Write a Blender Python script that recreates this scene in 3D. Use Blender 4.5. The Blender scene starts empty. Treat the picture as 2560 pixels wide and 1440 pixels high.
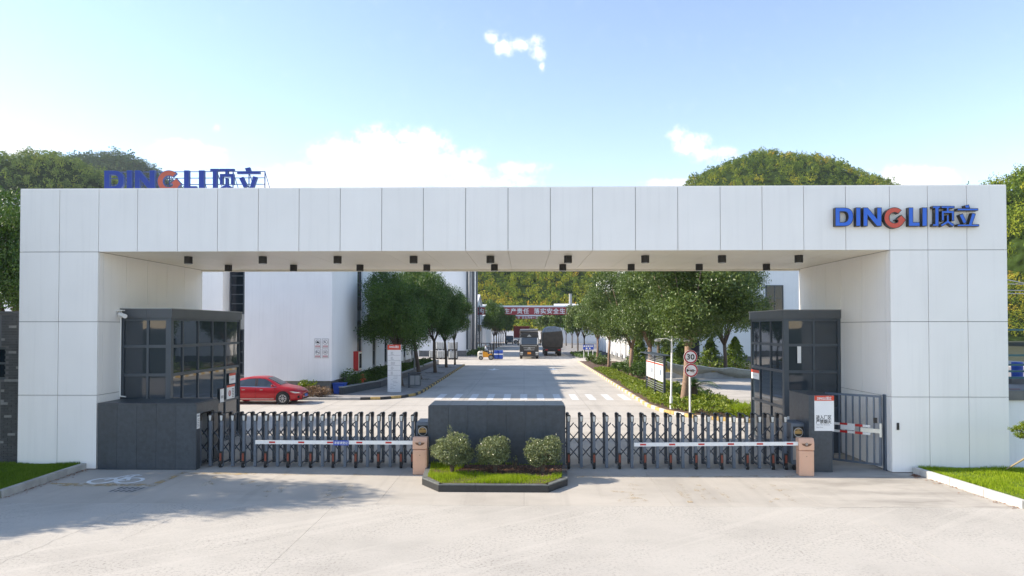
import bpy, bmesh, math, random
import numpy as np
from mathutils import Vector, Matrix, Quaternion
from mathutils.geometry import tessellate_polygon

random.seed(7)
rng = np.random.default_rng(7)
S = bpy.context.scene
COL = S.collection
R = math.radians
# ------------------------------------------------------------------ camera, sky, sun
YAW, PITCH, FPX, CAMZ = R(1.2), R(1.0), 1725.0, 4.13
SHX, SHY = 6.1 / 2560, 68.0 / 2560
cam = bpy.data.cameras.new('camera')
cam.sensor_width = 36; cam.lens = FPX / 2560 * 36
cam.shift_x, cam.shift_y = SHX, SHY
cam.clip_start, cam.clip_end = 0.1, 6000
co = bpy.data.objects.new('camera', cam); COL.objects.link(co)
co.location = (0, 0, CAMZ); co.rotation_euler = (R(90) + PITCH, 0, YAW)
S.camera = co
S.view_settings.view_transform = 'Standard'; S.view_settings.look = 'None'
S.view_settings.exposure = 1.5; S.view_settings.gamma = 1
S.view_settings.use_curve_mapping = False

SUN_TO = Vector((1.45, -0.085, -1.0)).normalized()          # the way the sunlight travels
SUN_EL = math.asin(-SUN_TO.z)
sl = bpy.data.lights.new('sun', 'SUN'); sl.energy = 3.1; sl.angle = R(0.5); sl.color = (1.0, 0.88, 0.73)
so = bpy.data.objects.new('sun', sl); COL.objects.link(so)
so.rotation_euler = SUN_TO.to_track_quat('-Z', 'Y').to_euler(); so.location = (-40, 5, 40)

W = bpy.data.worlds.new('World'); S.world = W; W.use_nodes = True
wt = W.node_tree; wt.nodes.clear()
def wn(t, **k):
    n = wt.nodes.new(t)
    for a, b in k.items(): setattr(n, a, b)
    return n
def wl(a, b): wt.links.new(a, b)
sky = wn('ShaderNodeTexSky', sky_type='NISHITA')
sky.sun_disc = False; sky.sun_elevation = SUN_EL; sky.sun_rotation = R(-90 + 3.4)
sky.altitude = 60; sky.air_density = 1.0; sky.dust_density = 0.05; sky.ozone_density = 1.3
tc = wn('ShaderNodeTexCoord')
sep = wn('ShaderNodeSeparateXYZ'); wl(tc.outputs['Generated'], sep.inputs[0])
def wm(op, a, b=None, c=None):
    n = wn('ShaderNodeMath', operation=op)
    for i, x in enumerate((a, b, c)):
        if x is None: continue
        if isinstance(x, (int, float)): n.inputs[i].default_value = x
        else: wl(x, n.inputs[i])
    return n.outputs[0]
ymax = wm('MAXIMUM', sep.outputs[1], 0.02)
tx, tz = wm('DIVIDE', sep.outputs[0], ymax), wm('DIVIDE', sep.outputs[2], ymax)
comb = wn('ShaderNodeCombineXYZ'); wl(tx, comb.inputs[0]); wl(tz, comb.inputs[1])
def ray(u, v):
    x, y = (u - 1280) / FPX + SHX * 2560 / FPX, -(v - 720) / FPX + SHY * 2560 / FPX
    a, p = YAW, PITCH
    rt = Vector((math.cos(a), math.sin(a), 0))
    fw = Vector((-math.sin(a) * math.cos(p), math.cos(a) * math.cos(p), math.sin(p)))
    up = Vector((math.sin(a) * math.sin(p), -math.cos(a) * math.sin(p), math.cos(p)))
    return fw + rt * x + up * y
C0 = Vector((0, 0, CAMZ))
def P(u, v, Y): d = ray(u, v); return C0 + d * (Y / d.y)                # point at depth Y
def G(u, v, z=0.0): d = ray(u, v); return C0 + d * ((z - CAMZ) / d.z)   # point at height z
def PX(u, v, X): d = ray(u, v); return C0 + d * (X / d.x)               # point at X
clouds = [  # direction (as seen in the photograph), half sizes, weight
    (800, 440, 110, 44, 1), (715, 446, 62, 40, 1), (690, 465, 60, 30, 1), (870, 395, 110, 62, 1), (960, 372, 110, 62, 1), (1040, 390, 110, 70, 1), (1010, 345, 50, 30, .9),
    (1150, 425, 110, 42, .75), (1180, 392, 40, 26, .7), (1290, 420, 110, 20, .6), (1200, 455, 200, 30, .6), (930, 445, 190, 50, 1),
    (1232, 92, 24, 18, .8), (1262, 118, 26, 34, .85), (1300, 112, 34, 20, .7), (1344, 122, 24, 36, .85), (1354, 168, 10, 22, .5),
    (1700, 335, 34, 24, .8), (1730, 362, 50, 36, .85), (1775, 388, 66, 24, .75), (1820, 375, 30, 12, .5), (1670, 460, 70, 16, .8),
    (2230, 448, 70, 36, 1), (2250, 435, 40, 22, 1), (2290, 440, 80, 28, 1), (2360, 446, 60, 26, 1), (2270, 466, 120, 20, .9),
    (65, 350, 66, 28, 1), (40, 378, 80, 22, .95), (115, 370, 60, 18, .8),
    (440, 368, 80, 24, .95), (500, 392, 80, 30, .95), (540, 320, 16, 14, .45), (600, 428, 90, 16, .45),
    (2270, 18, 20, 8, .22), (1065, 98, 9, 6, .25)]
mask = None
for u, v, ru, rv, wgt in clouds:
    d = ray(u, v)
    m = wn('ShaderNodeVectorMath', operation='SUBTRACT'); wl(comb.outputs[0], m.inputs[0])
    m.inputs[1].default_value = (d.x / d.y, d.z / d.y, 0)
    s = wn('ShaderNodeVectorMath', operation='MULTIPLY'); wl(m.outputs[0], s.inputs[0])
    s.inputs[1].default_value = (FPX / ru, FPX / rv, 0)
    l = wn('ShaderNodeVectorMath', operation='LENGTH'); wl(s.outputs[0], l.inputs[0])
    g = wm('MULTIPLY', wm('MAXIMUM', wm('SUBTRACT', 1.35, l.outputs['Value']), 0.0), wgt)
    mask = g if mask is None else wm('SMOOTH_MAX', mask, g, 0.15)
nz = wn('ShaderNodeTexNoise'); nz.inputs['Scale'].default_value = 30; nz.inputs['Detail'].default_value = 10; nz.inputs['Roughness'].default_value = .68
wl(comb.outputs[0], nz.inputs['Vector'])
nf = wm('MULTIPLY', wm('SUBTRACT', nz.outputs[0], 0.5), 3.0)
cm = wn('ShaderNodeMapRange', interpolation_type='SMOOTHSTEP')
wl(wm('ADD', wm('MULTIPLY', mask, 1.0), wm('MULTIPLY', nf, wm('MINIMUM', wm('MULTIPLY', mask, 2.2), 1.0))), cm.inputs[0])
cm.inputs[1].default_value = 0.12; cm.inputs[2].default_value = 1.15; cm.inputs[3].default_value = 0; cm.inputs[4].default_value = 0.92
vis = wm('MULTIPLY', cm.outputs[0], wm('GREATER_THAN', sep.outputs[1], 0.05))
mx = wn('ShaderNodeMix', data_type='RGBA'); wl(vis, mx.inputs[0])
tint = wn('ShaderNodeMix', data_type='RGBA', blend_type='MULTIPLY'); tint.inputs[0].default_value = 1.0
wl(sky.outputs[0], tint.inputs[6]); tint.inputs[7].default_value = (1.06, .95, .90, 1); wl(tint.outputs[2], mx.inputs[6])
CLOUD_RAD = 4.4
mx.inputs[7].default_value = (CLOUD_RAD, CLOUD_RAD, CLOUD_RAD * 1.0, 1)
bg = wn('ShaderNodeBackground'); bg.inputs['Strength'].default_value = 0.115
wl(mx.outputs[2], bg.inputs[0])
wo = wn('ShaderNodeOutputWorld'); wl(bg.outputs[0], wo.inputs[0])
try: W.cycles.sampling_method = 'AUTOMATIC'
except Exception: pass
S.cycles.use_denoising = True
S.cycles.max_bounces = 10; S.cycles.diffuse_bounces = 6; S.cycles.transparent_max_bounces = 12
S.cycles.sample_clamp_indirect = 6

HAZE = .00010
S.cycles.volume_bounces = 1
# ------------------------------------------------------------------ materials
def new_mat(name):
    m = bpy.data.materials.new(name); m.use_nodes = True
    return m, m.node_tree, m.node_tree.nodes['Principled BSDF']
def ramp(nt, fac, stops):
    r = nt.nodes.new('ShaderNodeValToRGB'); nt.links.new(fac, r.inputs[0])
    e = r.color_ramp.elements
    while len(e) < len(stops): e.new(0.5)
    for i, (p, c) in enumerate(stops): e[i].position = p; e[i].color = (*c, 1)
    return r.outputs[0]
def noise(nt, vec, scale, detail=4, rough=.55):
    n = nt.nodes.new('ShaderNodeTexNoise'); n.inputs['Scale'].default_value = scale
    n.inputs['Detail'].default_value = detail; n.inputs['Roughness'].default_value = rough
    nt.links.new(vec, n.inputs['Vector']); return n.outputs[0]
def geo_pos(nt): return nt.nodes.new('ShaderNodeNewGeometry').outputs['Position']
def mulv(nt, vec, k):
    n = nt.nodes.new('ShaderNodeVectorMath'); n.operation = 'MULTIPLY'; n.inputs[1].default_value = k
    nt.links.new(vec, n.inputs[0]); return n.outputs[0]
def mixc(nt, fac, a, b, blend='MIX'):
    n = nt.nodes.new('ShaderNodeMix'); n.data_type = 'RGBA'; n.blend_type = blend
    for i, x in ((0, fac), (6, a), (7, b)):
        if isinstance(x, (int, float)): n.inputs[i].default_value = x
        elif isinstance(x, tuple): n.inputs[i].default_value = (*x, 1)
        else: nt.links.new(x, n.inputs[i])
    return n.outputs[2]
def bump(nt, b, h, strength, dist):
    n = nt.nodes.new('ShaderNodeBump'); n.inputs['Strength'].default_value = strength; n.inputs['Distance'].default_value = dist
    nt.links.new(h, n.inputs['Height']); nt.links.new(n.outputs[0], b.inputs['Normal'])
def mdiv(nt, v, off, div):
    n = nt.nodes.new('ShaderNodeMath'); n.operation = 'SUBTRACT'; nt.links.new(v, n.inputs[0]); n.inputs[1].default_value = off
    q = nt.nodes.new('ShaderNodeMath'); q.operation = 'DIVIDE'; q.use_clamp = True; nt.links.new(n.outputs[0], q.inputs[0]); q.inputs[1].default_value = div
    return q.outputs[0]
def sc(c, k): return tuple(max(0, min(1, x * k)) for x in c)
def pm(name, c, rough=.5, metal=0.0, var=.12, scale=3.0, bmp=0.0, bscale=60, spec=.5, streak=0.0, coat=0.0, isl=0.0):
    m, nt, b = new_mat(name)
    b.inputs['Roughness'].default_value = rough; b.inputs['Metallic'].default_value = metal
    b.inputs['Specular IOR Level'].default_value = spec
    if coat: b.inputs['Coat Weight'].default_value = coat; b.inputs['Coat Roughness'].default_value = .05
    p = geo_pos(nt)
    col = ramp(nt, noise(nt, p, scale, 5), [(.3, sc(c, 1 - var)), (.7, sc(c, 1 + var * .6))])
    if streak:
        st = noise(nt, mulv(nt, p, (9, 9, .35)), 1.0, 4)
        col = mixc(nt, ramp(nt, st, [(.5, (0, 0, 0)), (.78, (streak,) * 3)]), col, sc(c, .45))
    if isl:
        oi = nt.nodes.new('ShaderNodeObjectInfo').outputs['Random']
        col = mixc(nt, 1.0, col, ramp(nt, oi, [(0, (1 - isl,) * 3), (1, (1.0,) * 3)]), 'MULTIPLY')
    nt.links.new(col, b.inputs['Base Color'])
    if bmp: bump(nt, b, noise(nt, p, bscale, 4), bmp, .01)
    return m
def glass(name, c=(.012, .018, .022), rough=.02, spec=.7):
    m, nt, b = new_mat(name)
    b.inputs['Base Color'].default_value = (*c, 1); b.inputs['Roughness'].default_value = rough
    b.inputs['Specular IOR Level'].default_value = spec
    bump(nt, b, noise(nt, geo_pos(nt), 1.3, 2), .05, .02)
    return m
def leaf(name, stops, rough=.42, spec=.5, trans=.25, scale=.6):
    m, nt, b = new_mat(name)
    g = nt.nodes.new('ShaderNodeNewGeometry')
    n = noise(nt, g.outputs['Position'], scale, 3)
    a = nt.nodes.new('ShaderNodeMath'); a.operation = 'MULTIPLY_ADD'; nt.links.new(g.outputs['Random Per Island'], a.inputs[0])
    a.inputs[1].default_value = .55
    a2 = nt.nodes.new('ShaderNodeMath'); a2.operation = 'MULTIPLY'; nt.links.new(n, a2.inputs[0]); a2.inputs[1].default_value = .5
    nt.links.new(a2.outputs[0], a.inputs[2])
    col = ramp(nt, a.outputs[0], stops)
    nt.links.new(col, b.inputs['Base Color']); b.inputs['Roughness'].default_value = rough; b.inputs['Specular IOR Level'].default_value = spec
    t = nt.nodes.new('ShaderNodeBsdfTranslucent'); nt.links.new(mixc(nt, 1.0, col, (1.0, 1.0, .55), 'MULTIPLY'), t.inputs[0])
    mixs = nt.nodes.new('ShaderNodeMixShader'); mixs.inputs[0].default_value = trans
    nt.links.new(b.outputs[0], mixs.inputs[1]); nt.links.new(t.outputs[0], mixs.inputs[2])
    nt.links.new(mixs.outputs[0], nt.nodes['Material Output'].inputs[0])
    return m
def concrete(name, base, rough_zone, stain=.5):
    m, nt, b = new_mat(name)
    p = geo_pos(nt)
    c1 = ramp(nt, noise(nt, p, .35, 6, .6), [(.3, sc(base, .84)), (.5, base), (.75, sc(base, 1.08))])
    st = noise(nt, mulv(nt, p, (.45, 1.6, 1)), .5, 6, .65)
    c2 = mixc(nt, ramp(nt, st, [(.5, (0, 0, 0)), (.72, (stain,) * 3)]), c1, sc(base, .62))
    fine = noise(nt, p, 17 if rough_zone else 60, 5, .8)
    patch = ramp(nt, noise(nt, p, .55, 4, .6), [(.42, (.25,) * 3), (.62, (1, 1, 1))])
    spk = mixc(nt, 1.0, ramp(nt, fine, [(.40, (.85 if rough_zone else .3,) * 3), (.48, (0, 0, 0))]), patch, 'MULTIPLY')
    c3 = mixc(nt, spk, c2, sc(base, .5))
    if rough_zone:
        rot = nt.nodes.new('ShaderNodeVectorRotate'); rot.rotation_type = 'Z_AXIS'; rot.inputs['Angle'].default_value = R(-38)
        nt.links.new(p, rot.inputs[0])
        swp = noise(nt, mulv(nt, rot.outputs[0], (.12, 3.2, 1)), 1.0, 3, .5)
        c3 = mixc(nt, ramp(nt, swp, [(.56, (0, 0, 0)), (.62, (.26,) * 3)]), c3, sc(base, 1.16))
    else:
        tyre = noise(nt, mulv(nt, p, (2.2, .09, 1)), 1.0, 4, .6)
        c3 = mixc(nt, ramp(nt, tyre, [(.55, (0, 0, 0)), (.75, (.35,) * 3)]), c3, sc(base, .6))
        sx = nt.nodes.new('ShaderNodeSeparateXYZ'); nt.links.new(p, sx.inputs[0])
        wet = mixc(nt, 1.0, ramp(nt, noise(nt, mulv(nt, p, (.35, 1.1, 1)), 1.0, 6, .65), [(.46, (0, 0, 0)), (.66, (.75,) * 3)]), ramp(nt, mdiv(nt, sx.outputs[0], 5.0, 4.0), [(0, (.0,) * 3), (1, (1.0,) * 3)]), 'MULTIPLY')
        c3 = mixc(nt, wet, c3, sc(base, .52))
    big = noise(nt, p, 9, 5, .65)
    c4 = mixc(nt, ramp(nt, big, [(.6, (0, 0, 0)), (.8, (.3,) * 3)]), c3, sc(base, 1.25))
    oi = nt.nodes.new('ShaderNodeObjectInfo').outputs['Random']
    c5 = mixc(nt, 1.0, c4, ramp(nt, oi, [(0, (.95,) * 3), (1, (1.0,) * 3)]), 'MULTIPLY')
    nt.links.new(c5, b.inputs['Base Color']); b.inputs['Roughness'].default_value = .85; b.inputs['Specular IOR Level'].default_value = .25
    bump(nt, b, noise(nt, p, 45, 4, .7), .6 if rough_zone else .25, .012)
    return m
def worn(name, c, lo, hi):
    """paint rubbed away in patches, the concrete showing through"""
    m, nt, b = new_mat(name); b.inputs['Base Color'].default_value = (*c, 1); b.inputs['Roughness'].default_value = .85
    p = geo_pos(nt); f = ramp(nt, noise(nt, p, 3.2, 7, .72), [(lo, (0, 0, 0)), (hi, (.8,) * 3)])
    t = nt.nodes.new('ShaderNodeBsdfTransparent'); x = nt.nodes.new('ShaderNodeMixShader')
    nt.links.new(f, x.inputs[0]); nt.links.new(t.outputs[0], x.inputs[1]); nt.links.new(b.outputs[0], x.inputs[2])
    nt.links.new(x.outputs[0], nt.nodes['Material Output'].inputs[0]); return m
M = {}
M['panel'] = pm('white_panel_paint', (.89, .87, .835), .45, var=.03, scale=.7, streak=.09, isl=.022)
M['cream'] = pm('cream_panel_paint', (.90, .85, .72), .4, var=.03, scale=.8, streak=.05, isl=.03)
M['core'] = pm('joint_sealant', (.22, .21, .20), .8, var=.2)
M['soffback'] = pm('soffit_joint', (.8, .78, .72), .6)
M['stone'] = pm('charcoal_granite', (.050, .064, .080), .40, var=.25, scale=9, bmp=.12, bscale=160, streak=.25, isl=.14)
M['stonelight'] = pm('stone_joint', (.16, .17, .18), .8)
M['frame'] = pm('charcoal_aluminium', (.072, .088, .106), .42, metal=.3, var=.08)
M['parapet'] = pm('charcoal_cladding', (.075, .085, .095), .45, var=.08)
M['glass'] = glass('booth_glass', (.028, .040, .052), .02, .75)
M['winglass'] = glass('window_glass', (.010, .016, .026), .03, .55)
M['stonedark'] = pm('black_stone', (.026, .028, .030), .45, var=.25, scale=9, isl=.1)
M['copingstone'] = pm('planter_coping', (.15, .16, .155), .6, var=.25, scale=6)
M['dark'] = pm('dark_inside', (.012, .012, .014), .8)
M['black'] = pm('black_metal', (.014, .014, .015), .42)
M['rubber'] = pm('black_rubber', (.018, .018, .018), .8)
M['wallw'] = pm('white_render', (.83, .835, .84), .8, var=.05, scale=.45, bmp=.05, bscale=40, streak=.12)
M['plinth'] = pm('grey_plinth', (.17, .17, .165), .85, var=.25, scale=2.5, bmp=.2, bscale=30, streak=.3)
M['tile'] = pm('grey_tile', (.30, .31, .31), .6, var=.08)
M['blue'] = pm('blue_letter_face', (.022, .14, .66), .35, var=.05)
M['redl'] = pm('red_letter_face', (.60, .085, .05), .38, var=.05)
M['bluer'] = pm('roof_letter_blue', (.010, .036, .26), .5, var=.08)
M['redr'] = pm('roof_letter_red', (.46, .10, .055), .5, var=.1)
M['steelblue'] = pm('blue_steel', (.05, .09, .25), .5)
M['gatem'] = pm('slate_gate_metal', (.12, .15, .195), .38, metal=.35, var=.08)
M['brace'] = pm('dark_brace_metal', (.065, .078, .098), .4, metal=.3)
M['lens'] = pm('lamp_lens', (.62, .62, .58), .25)
M['orange'] = pm('reflector_orange', (.24, .05, .028), .45)
M['tan'] = pm('tan_barrier_paint', (.72, .43, .29), .45, var=.06, scale=4, streak=.05)
M['tand'] = pm('brown_emblem', (.16, .07, .035), .4)
M['gold'] = pm('gold_print', (.42, .27, .10), .35, metal=.4)
M['silver'] = pm('silver_metal', (.45, .46, .47), .32, metal=.7)
M['white'] = pm('white_paint', (.80, .80, .78), .4, var=.04)
M['whitesign'] = pm('white_sign_face', (.80, .80, .80), .45, var=.02)
M['red'] = pm('red_paint', (.50, .022, .02), .4, var=.06)
M['signred'] = pm('sign_header_red', (.62, .065, .030), .45, var=.03)
M['ink'] = pm('black_ink', (.015, .015, .015), .6)
M['greyink'] = pm('grey_ink', (.35, .35, .36), .6)
M['roadred'] = pm('road_sign_red', (.42, .015, .025), .35)
M['signblue'] = pm('blue_sign_face', (.02, .07, .42), .4)
M['yellow'] = pm('kerb_yellow', (.50, .345, .12), .75, var=.35, scale=8, streak=.1)
M['kerbblack'] = pm('kerb_black', (.05, .05, .05), .8, var=.4, scale=8)
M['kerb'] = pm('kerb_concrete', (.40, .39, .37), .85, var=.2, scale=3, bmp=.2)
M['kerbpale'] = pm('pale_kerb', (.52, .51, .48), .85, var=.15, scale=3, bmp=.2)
M['concA'] = concrete('rough_concrete', (.46, .435, .392), True, .16)
M['concB'] = concrete('smooth_concrete', (.455, .425, .378), False, .38)
M['concC'] = concrete('yard_concrete', (.485, .455, .408), False, .3)
M['joint'] = pm('joint_dirt', (.24, .225, .205), .95, spec=.1)
M['pave'] = pm('pavement_concrete', (.27, .26, .25), .85, var=.25, scale=1.5, bmp=.15)
M['marky'] = worn('worn_yellow_marking', (.52, .38, .18), .42, .62) or pm('x', (.50, .39, .22), .85, var=.25, scale=7)
M['markyf'] = worn('faded_yellow_marking', (.54, .44, .29), .50, .72) or pm('x', (.52, .455, .36), .85, var=.10, scale=6)
M['markw'] = pm('white_marking', (.80, .82, .82), .7, var=.15, scale=6)
M['markx'] = pm('worn_white_marking', (.62, .62, .61), .75, var=.2, scale=5)
M['soil'] = pm('soil', (.10, .06, .04), .95, var=.4, scale=10, bmp=.5, bscale=50)
M['earth'] = pm('earth', (.065, .075, .05), .95, var=.4, scale=1.5, spec=.1)
M['hillground'] = pm('forest_floor', (.028, .045, .011), .95, var=.75, scale=.45, spec=0, bmp=1.0, bscale=.5)
M['grassbed'] = pm('grass_floor', (.075, .12, .02), .95, var=.35, scale=6)
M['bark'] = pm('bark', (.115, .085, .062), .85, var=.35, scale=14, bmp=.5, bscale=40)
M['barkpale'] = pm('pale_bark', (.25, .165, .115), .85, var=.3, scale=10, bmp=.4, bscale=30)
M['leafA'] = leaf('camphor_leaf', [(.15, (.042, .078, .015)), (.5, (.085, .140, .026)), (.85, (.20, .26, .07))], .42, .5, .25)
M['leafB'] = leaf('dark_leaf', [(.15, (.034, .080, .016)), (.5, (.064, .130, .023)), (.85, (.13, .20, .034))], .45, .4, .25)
M['leafC'] = leaf('light_green_leaf', [(.15, (.08, .13, .010)), (.5, (.17, .24, .018)), (.85, (.30, .34, .04))], .45, .4, .3)
M['leafD'] = leaf('camellia_leaf', [(.15, (.075, .105, .035)), (.5, (.17, .205, .085)), (.85, (.34, .37, .19))], .32, .7, .22, 5)
M['leafP'] = leaf('reddish_hedge_leaf', [(.15, (.10, .06, .035)), (.5, (.22, .13, .08)), (.85, (.36, .26, .17))], .5, .4, .2, 5)
M['conifer'] = leaf('conifer_leaf', [(.15, (.05, .10, .012)), (.5, (.10, .17, .02)), (.85, (.20, .27, .04))], .5, .4, .2)
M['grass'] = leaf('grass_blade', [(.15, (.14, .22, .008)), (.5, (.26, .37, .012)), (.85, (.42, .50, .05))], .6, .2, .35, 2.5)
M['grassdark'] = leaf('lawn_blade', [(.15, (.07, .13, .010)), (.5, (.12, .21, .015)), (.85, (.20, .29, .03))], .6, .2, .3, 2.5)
M['drygrass'] = leaf('dry_grass', [(.15, (.30, .22, .05)), (.5, (.42, .32, .07)), (.85, (.55, .44, .12))], .6, .3, .3)
M['litter'] = leaf('dead_leaf', [(.15, (.10, .035, .02)), (.5, (.24, .10, .06)), (.85, (.42, .30, .22))], .7, .3, .1, 6)
M['pebble'] = pm('pebble', (.30, .29, .27), .8, var=.4, scale=15)
M['carred'] = pm('red_car_paint', (.40, .007, .014), .3, metal=.1, var=.03, coat=.35, spec=.4)
M['carglass'] = glass('car_glass', (.035, .045, .055), .03, .9)
M['chrome'] = pm('chrome', (.62, .62, .62), .15, metal=1.0)
M['brickd'] = pm('dark_brick', (.075, .080, .085), .75, var=.12, scale=8, bmp=.15, isl=.22)
M['brickl'] = pm('light_brick', (.22, .225, .225), .75, var=.12, scale=8)
M['mortar'] = pm('mortar', (.13, .135, .14), .9)
M['tarp'] = pm('brown_tarpaulin', (.060, .052, .042), .75, var=.3, scale=2.2, bmp=.6, bscale=5)
M['tarpb'] = pm('blue_grey_tarpaulin', (.16, .20, .25), .7, var=.35, scale=3, bmp=.6, bscale=6)
M['truckblack'] = pm('black_truck_paint', (.018, .018, .02), .3, var=.1, coat=.5)
M['plate'] = pm('yellow_plate', (.80, .28, .02), .4)
M['plateb'] = pm('blue_plate', (.05, .16, .5), .4)
M['forky'] = pm('forklift_yellow', (.78, .33, .015), .4)
M['drum'] = pm('blue_plastic', (.02, .08, .42), .4)
M['teal'] = pm('teal_paint', (.03, .12, .14), .5)
M['roofred'] = pm('red_container', (.22, .03, .025), .6)
M['duct'] = pm('grey_duct', (.22, .23, .24), .5, metal=.3)
M['bannerred'] = pm('banner_red', (.36, .045, .05), .6, var=.05)
M['net'] = pm('shade_net', (.30, .28, .22), .9, var=.2)
M['ibc'] = pm('white_tank', (.72, .74, .74), .4)
M['bamboo'] = pm('bamboo_pole', (.45, .36, .22), .6)
M['skin'] = pm('skin', (.42, .25, .17), .6)
M['shirt'] = pm('pale_shirt', (.55, .62, .70), .8)

# ------------------------------------------------------------------ mesh builder and objects
class MB:
    def __init__(s, mat=None): s.v, s.f, s.mi, s.T, s.cur = [], [], [], mat, 0
    def pt(s, p): s.v.append(tuple(s.T @ Vector(p)) if s.T is not None else tuple(p)); return len(s.v) - 1
    def face(s, ids): s.f.append(tuple(ids)); s.mi.append(s.cur)
    def quad(s, a, b, c, d): s.face([s.pt(p) for p in (a, b, c, d)]); return s
    def poly(s, pts): s.face([s.pt(p) for p in pts]); return s
    def box(s, x0, x1, y0, y1, z0, z1):
        i = [s.pt(p) for p in ((x0, y0, z0), (x1, y0, z0), (x1, y1, z0), (x0, y1, z0), (x0, y0, z1), (x1, y0, z1), (x1, y1, z1), (x0, y1, z1))]
        for q in ((0, 3, 2, 1), (4, 5, 6, 7), (0, 1, 5, 4), (1, 2, 6, 5), (2, 3, 7, 6), (3, 0, 4, 7)): s.face([i[k] for k in q])
        return s
    def cbox(s, c, sx, sy, sz): return s.box(c[0] - sx / 2, c[0] + sx / 2, c[1] - sy / 2, c[1] + sy / 2, c[2] - sz / 2, c[2] + sz / 2)
    def bar(s, a, b, w, h=None):
        """square bar from a to b"""
        a, b = Vector(a), Vector(b); h = h or w; d = (b - a).normalized()
        u = Vector((0, 0, 1)) if abs(d.z) < .9 else Vector((0, 1, 0))
        x = d.cross(u).normalized(); y = x.cross(d).normalized()
        q = [x * w / 2 * i + y * h / 2 * j for i, j in ((-1, -1), (1, -1), (1, 1), (-1, 1))]
        i = [s.pt(a + k) for k in q] + [s.pt(b + k) for k in q]
        for f in ((3, 2, 1, 0), (4, 5, 6, 7), (0, 1, 5, 4), (1, 2, 6, 5), (2, 3, 7, 6), (3, 0, 4, 7)): s.face([i[k] for k in f])
        return s
    def tube(s, pts, rad, n=8, cap=True):
        pts = [Vector(p) for p in pts]; rad = rad if isinstance(rad, (list, tuple)) else [rad] * len(pts)
        rings = []
        for k, p in enumerate(pts):
            d = (pts[min(k + 1, len(pts) - 1)] - pts[max(k - 1, 0)]).normalized()
            u = Vector((0, 0, 1)) if abs(d.z) < .85 else Vector((0, 1, 0))
            x = d.cross(u).normalized(); y = x.cross(d)
            rings.append([s.pt(p + (x * math.cos(t) + y * math.sin(t)) * rad[k]) for t in [2 * math.pi * j / n for j in range(n)]])
        for a, b in zip(rings, rings[1:]):
            for j in range(n): s.face([a[j], a[(j + 1) % n], b[(j + 1) % n], b[j]])
        if cap: s.face(rings[0][::-1]); s.face(rings[-1])
        return s
    def disc(s, c, r, axis, n=24, r2=None):
        """flat disc (or ring) facing AXIS"""
        c, a = Vector(c), Vector(axis); u = Vector((0, 0, 1)) if abs(a.z) < .9 else Vector((0, 1, 0))
        x = a.cross(u).normalized(); y = x.cross(a)
        o = [c + (x * math.cos(t) + y * math.sin(t)) * r for t in [2 * math.pi * j / n for j in range(n)]]
        if r2 is None: s.poly(o)
        else:
            q = [c + (x * math.cos(t) + y * math.sin(t)) * r2 for t in [2 * math.pi * j / n for j in range(n)]]
            for j in range(n): s.quad(o[j], o[(j + 1) % n], q[(j + 1) % n], q[j])
        return s
    def prism(s, outline, y0, y1, axis='y'):
        """outline in (x, z) pushed along y (or given axis)"""
        def mk(p, d): return (p[0], d, p[1]) if axis == 'y' else ((d, p[0], p[1]) if axis == 'x' else (p[0], p[1], d))
        A = [s.pt(mk(p, y0)) for p in outline]; B = [s.pt(mk(p, y1)) for p in outline]
        tri = tessellate_polygon([[Vector((p[0], p[1], 0)) for p in outline]])
        for t in tri: s.face([A[k] for k in t]); s.face([B[k] for k in reversed(t)])
        n = len(outline)
        for k in range(n): s.face([A[k], A[(k + 1) % n], B[(k + 1) % n], B[k]])
        return s
    def lathe(s, c, prof, n=16, axis='z'):
        rings = []
        for r, h in prof:
            row = []
            for j in range(n):
                t = 2 * math.pi * j / n; x, y = r * math.cos(t), r * math.sin(t)
                q = {'z': (x, y, h), 'y': (x, h, y), 'x': (h, x, y)}[axis]
                row.append(s.pt((c[0] + q[0], c[1] + q[1], c[2] + q[2])))
            rings.append(row)
        for a, b in zip(rings, rings[1:]):
            for j in range(n): s.face([a[j], a[(j + 1) % n], b[(j + 1) % n], b[j]])
        s.face(rings[0][::-1]); s.face(rings[-1]); return s
    def build(s, name, mats, parent=None, smooth=False, bevel=0.0, fixn=True):
        o = org(parent)
        me = bpy.data.meshes.new(name)
        me.from_pydata([(x - o.x, y - o.y, z - o.z) for x, y, z in s.v], [], s.f)
        return fin(me, name, mats, parent, s.mi, smooth, bevel, fixn)
def org(parent):
    o = Vector((0, 0, 0))
    while parent is not None: o = o + parent.location; parent = parent.parent
    return o
def fin(me, name, mats, parent=None, mi=None, smooth=False, bevel=0.0, fixn=True):
    mats = mats if isinstance(mats, (list, tuple)) else [mats]
    for m in mats: me.materials.append(M[m] if isinstance(m, str) else m)
    if mi and len(mats) > 1: me.polygons.foreach_set('material_index', mi)
    if fixn or bevel:
        bm = bmesh.new(); bm.from_mesh(me)
        if fixn: bmesh.ops.recalc_face_normals(bm, faces=bm.faces)
        if bevel:
            es = [e for e in bm.edges if len(e.link_faces) == 2 and e.calc_face_angle(0) > .5]
            bmesh.ops.bevel(bm, geom=es, offset=bevel, segments=1, profile=.5, affect='EDGES', clamp_overlap=True)
        bm.to_mesh(me); bm.free()
    if smooth: me.polygons.foreach_set('use_smooth', [True] * len(me.polygons))
    me.update()
    ob = bpy.data.objects.new(name, me); COL.objects.link(ob)
    if parent is not None: ob.parent = parent
    return ob
def tag(o, label=None, cat=None, group=None, kind=None):
    if label: o['label'] = label
    if cat: o['category'] = cat
    if group: o['group'] = group
    if kind: o['kind'] = kind
    return o
def thing(name, label, cat, loc=(0, 0, 0), group=None):
    o = bpy.data.objects.new(name, None); COL.objects.link(o); o.location = loc; o.empty_display_size = .3
    return tag(o, label, cat, group)
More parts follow.
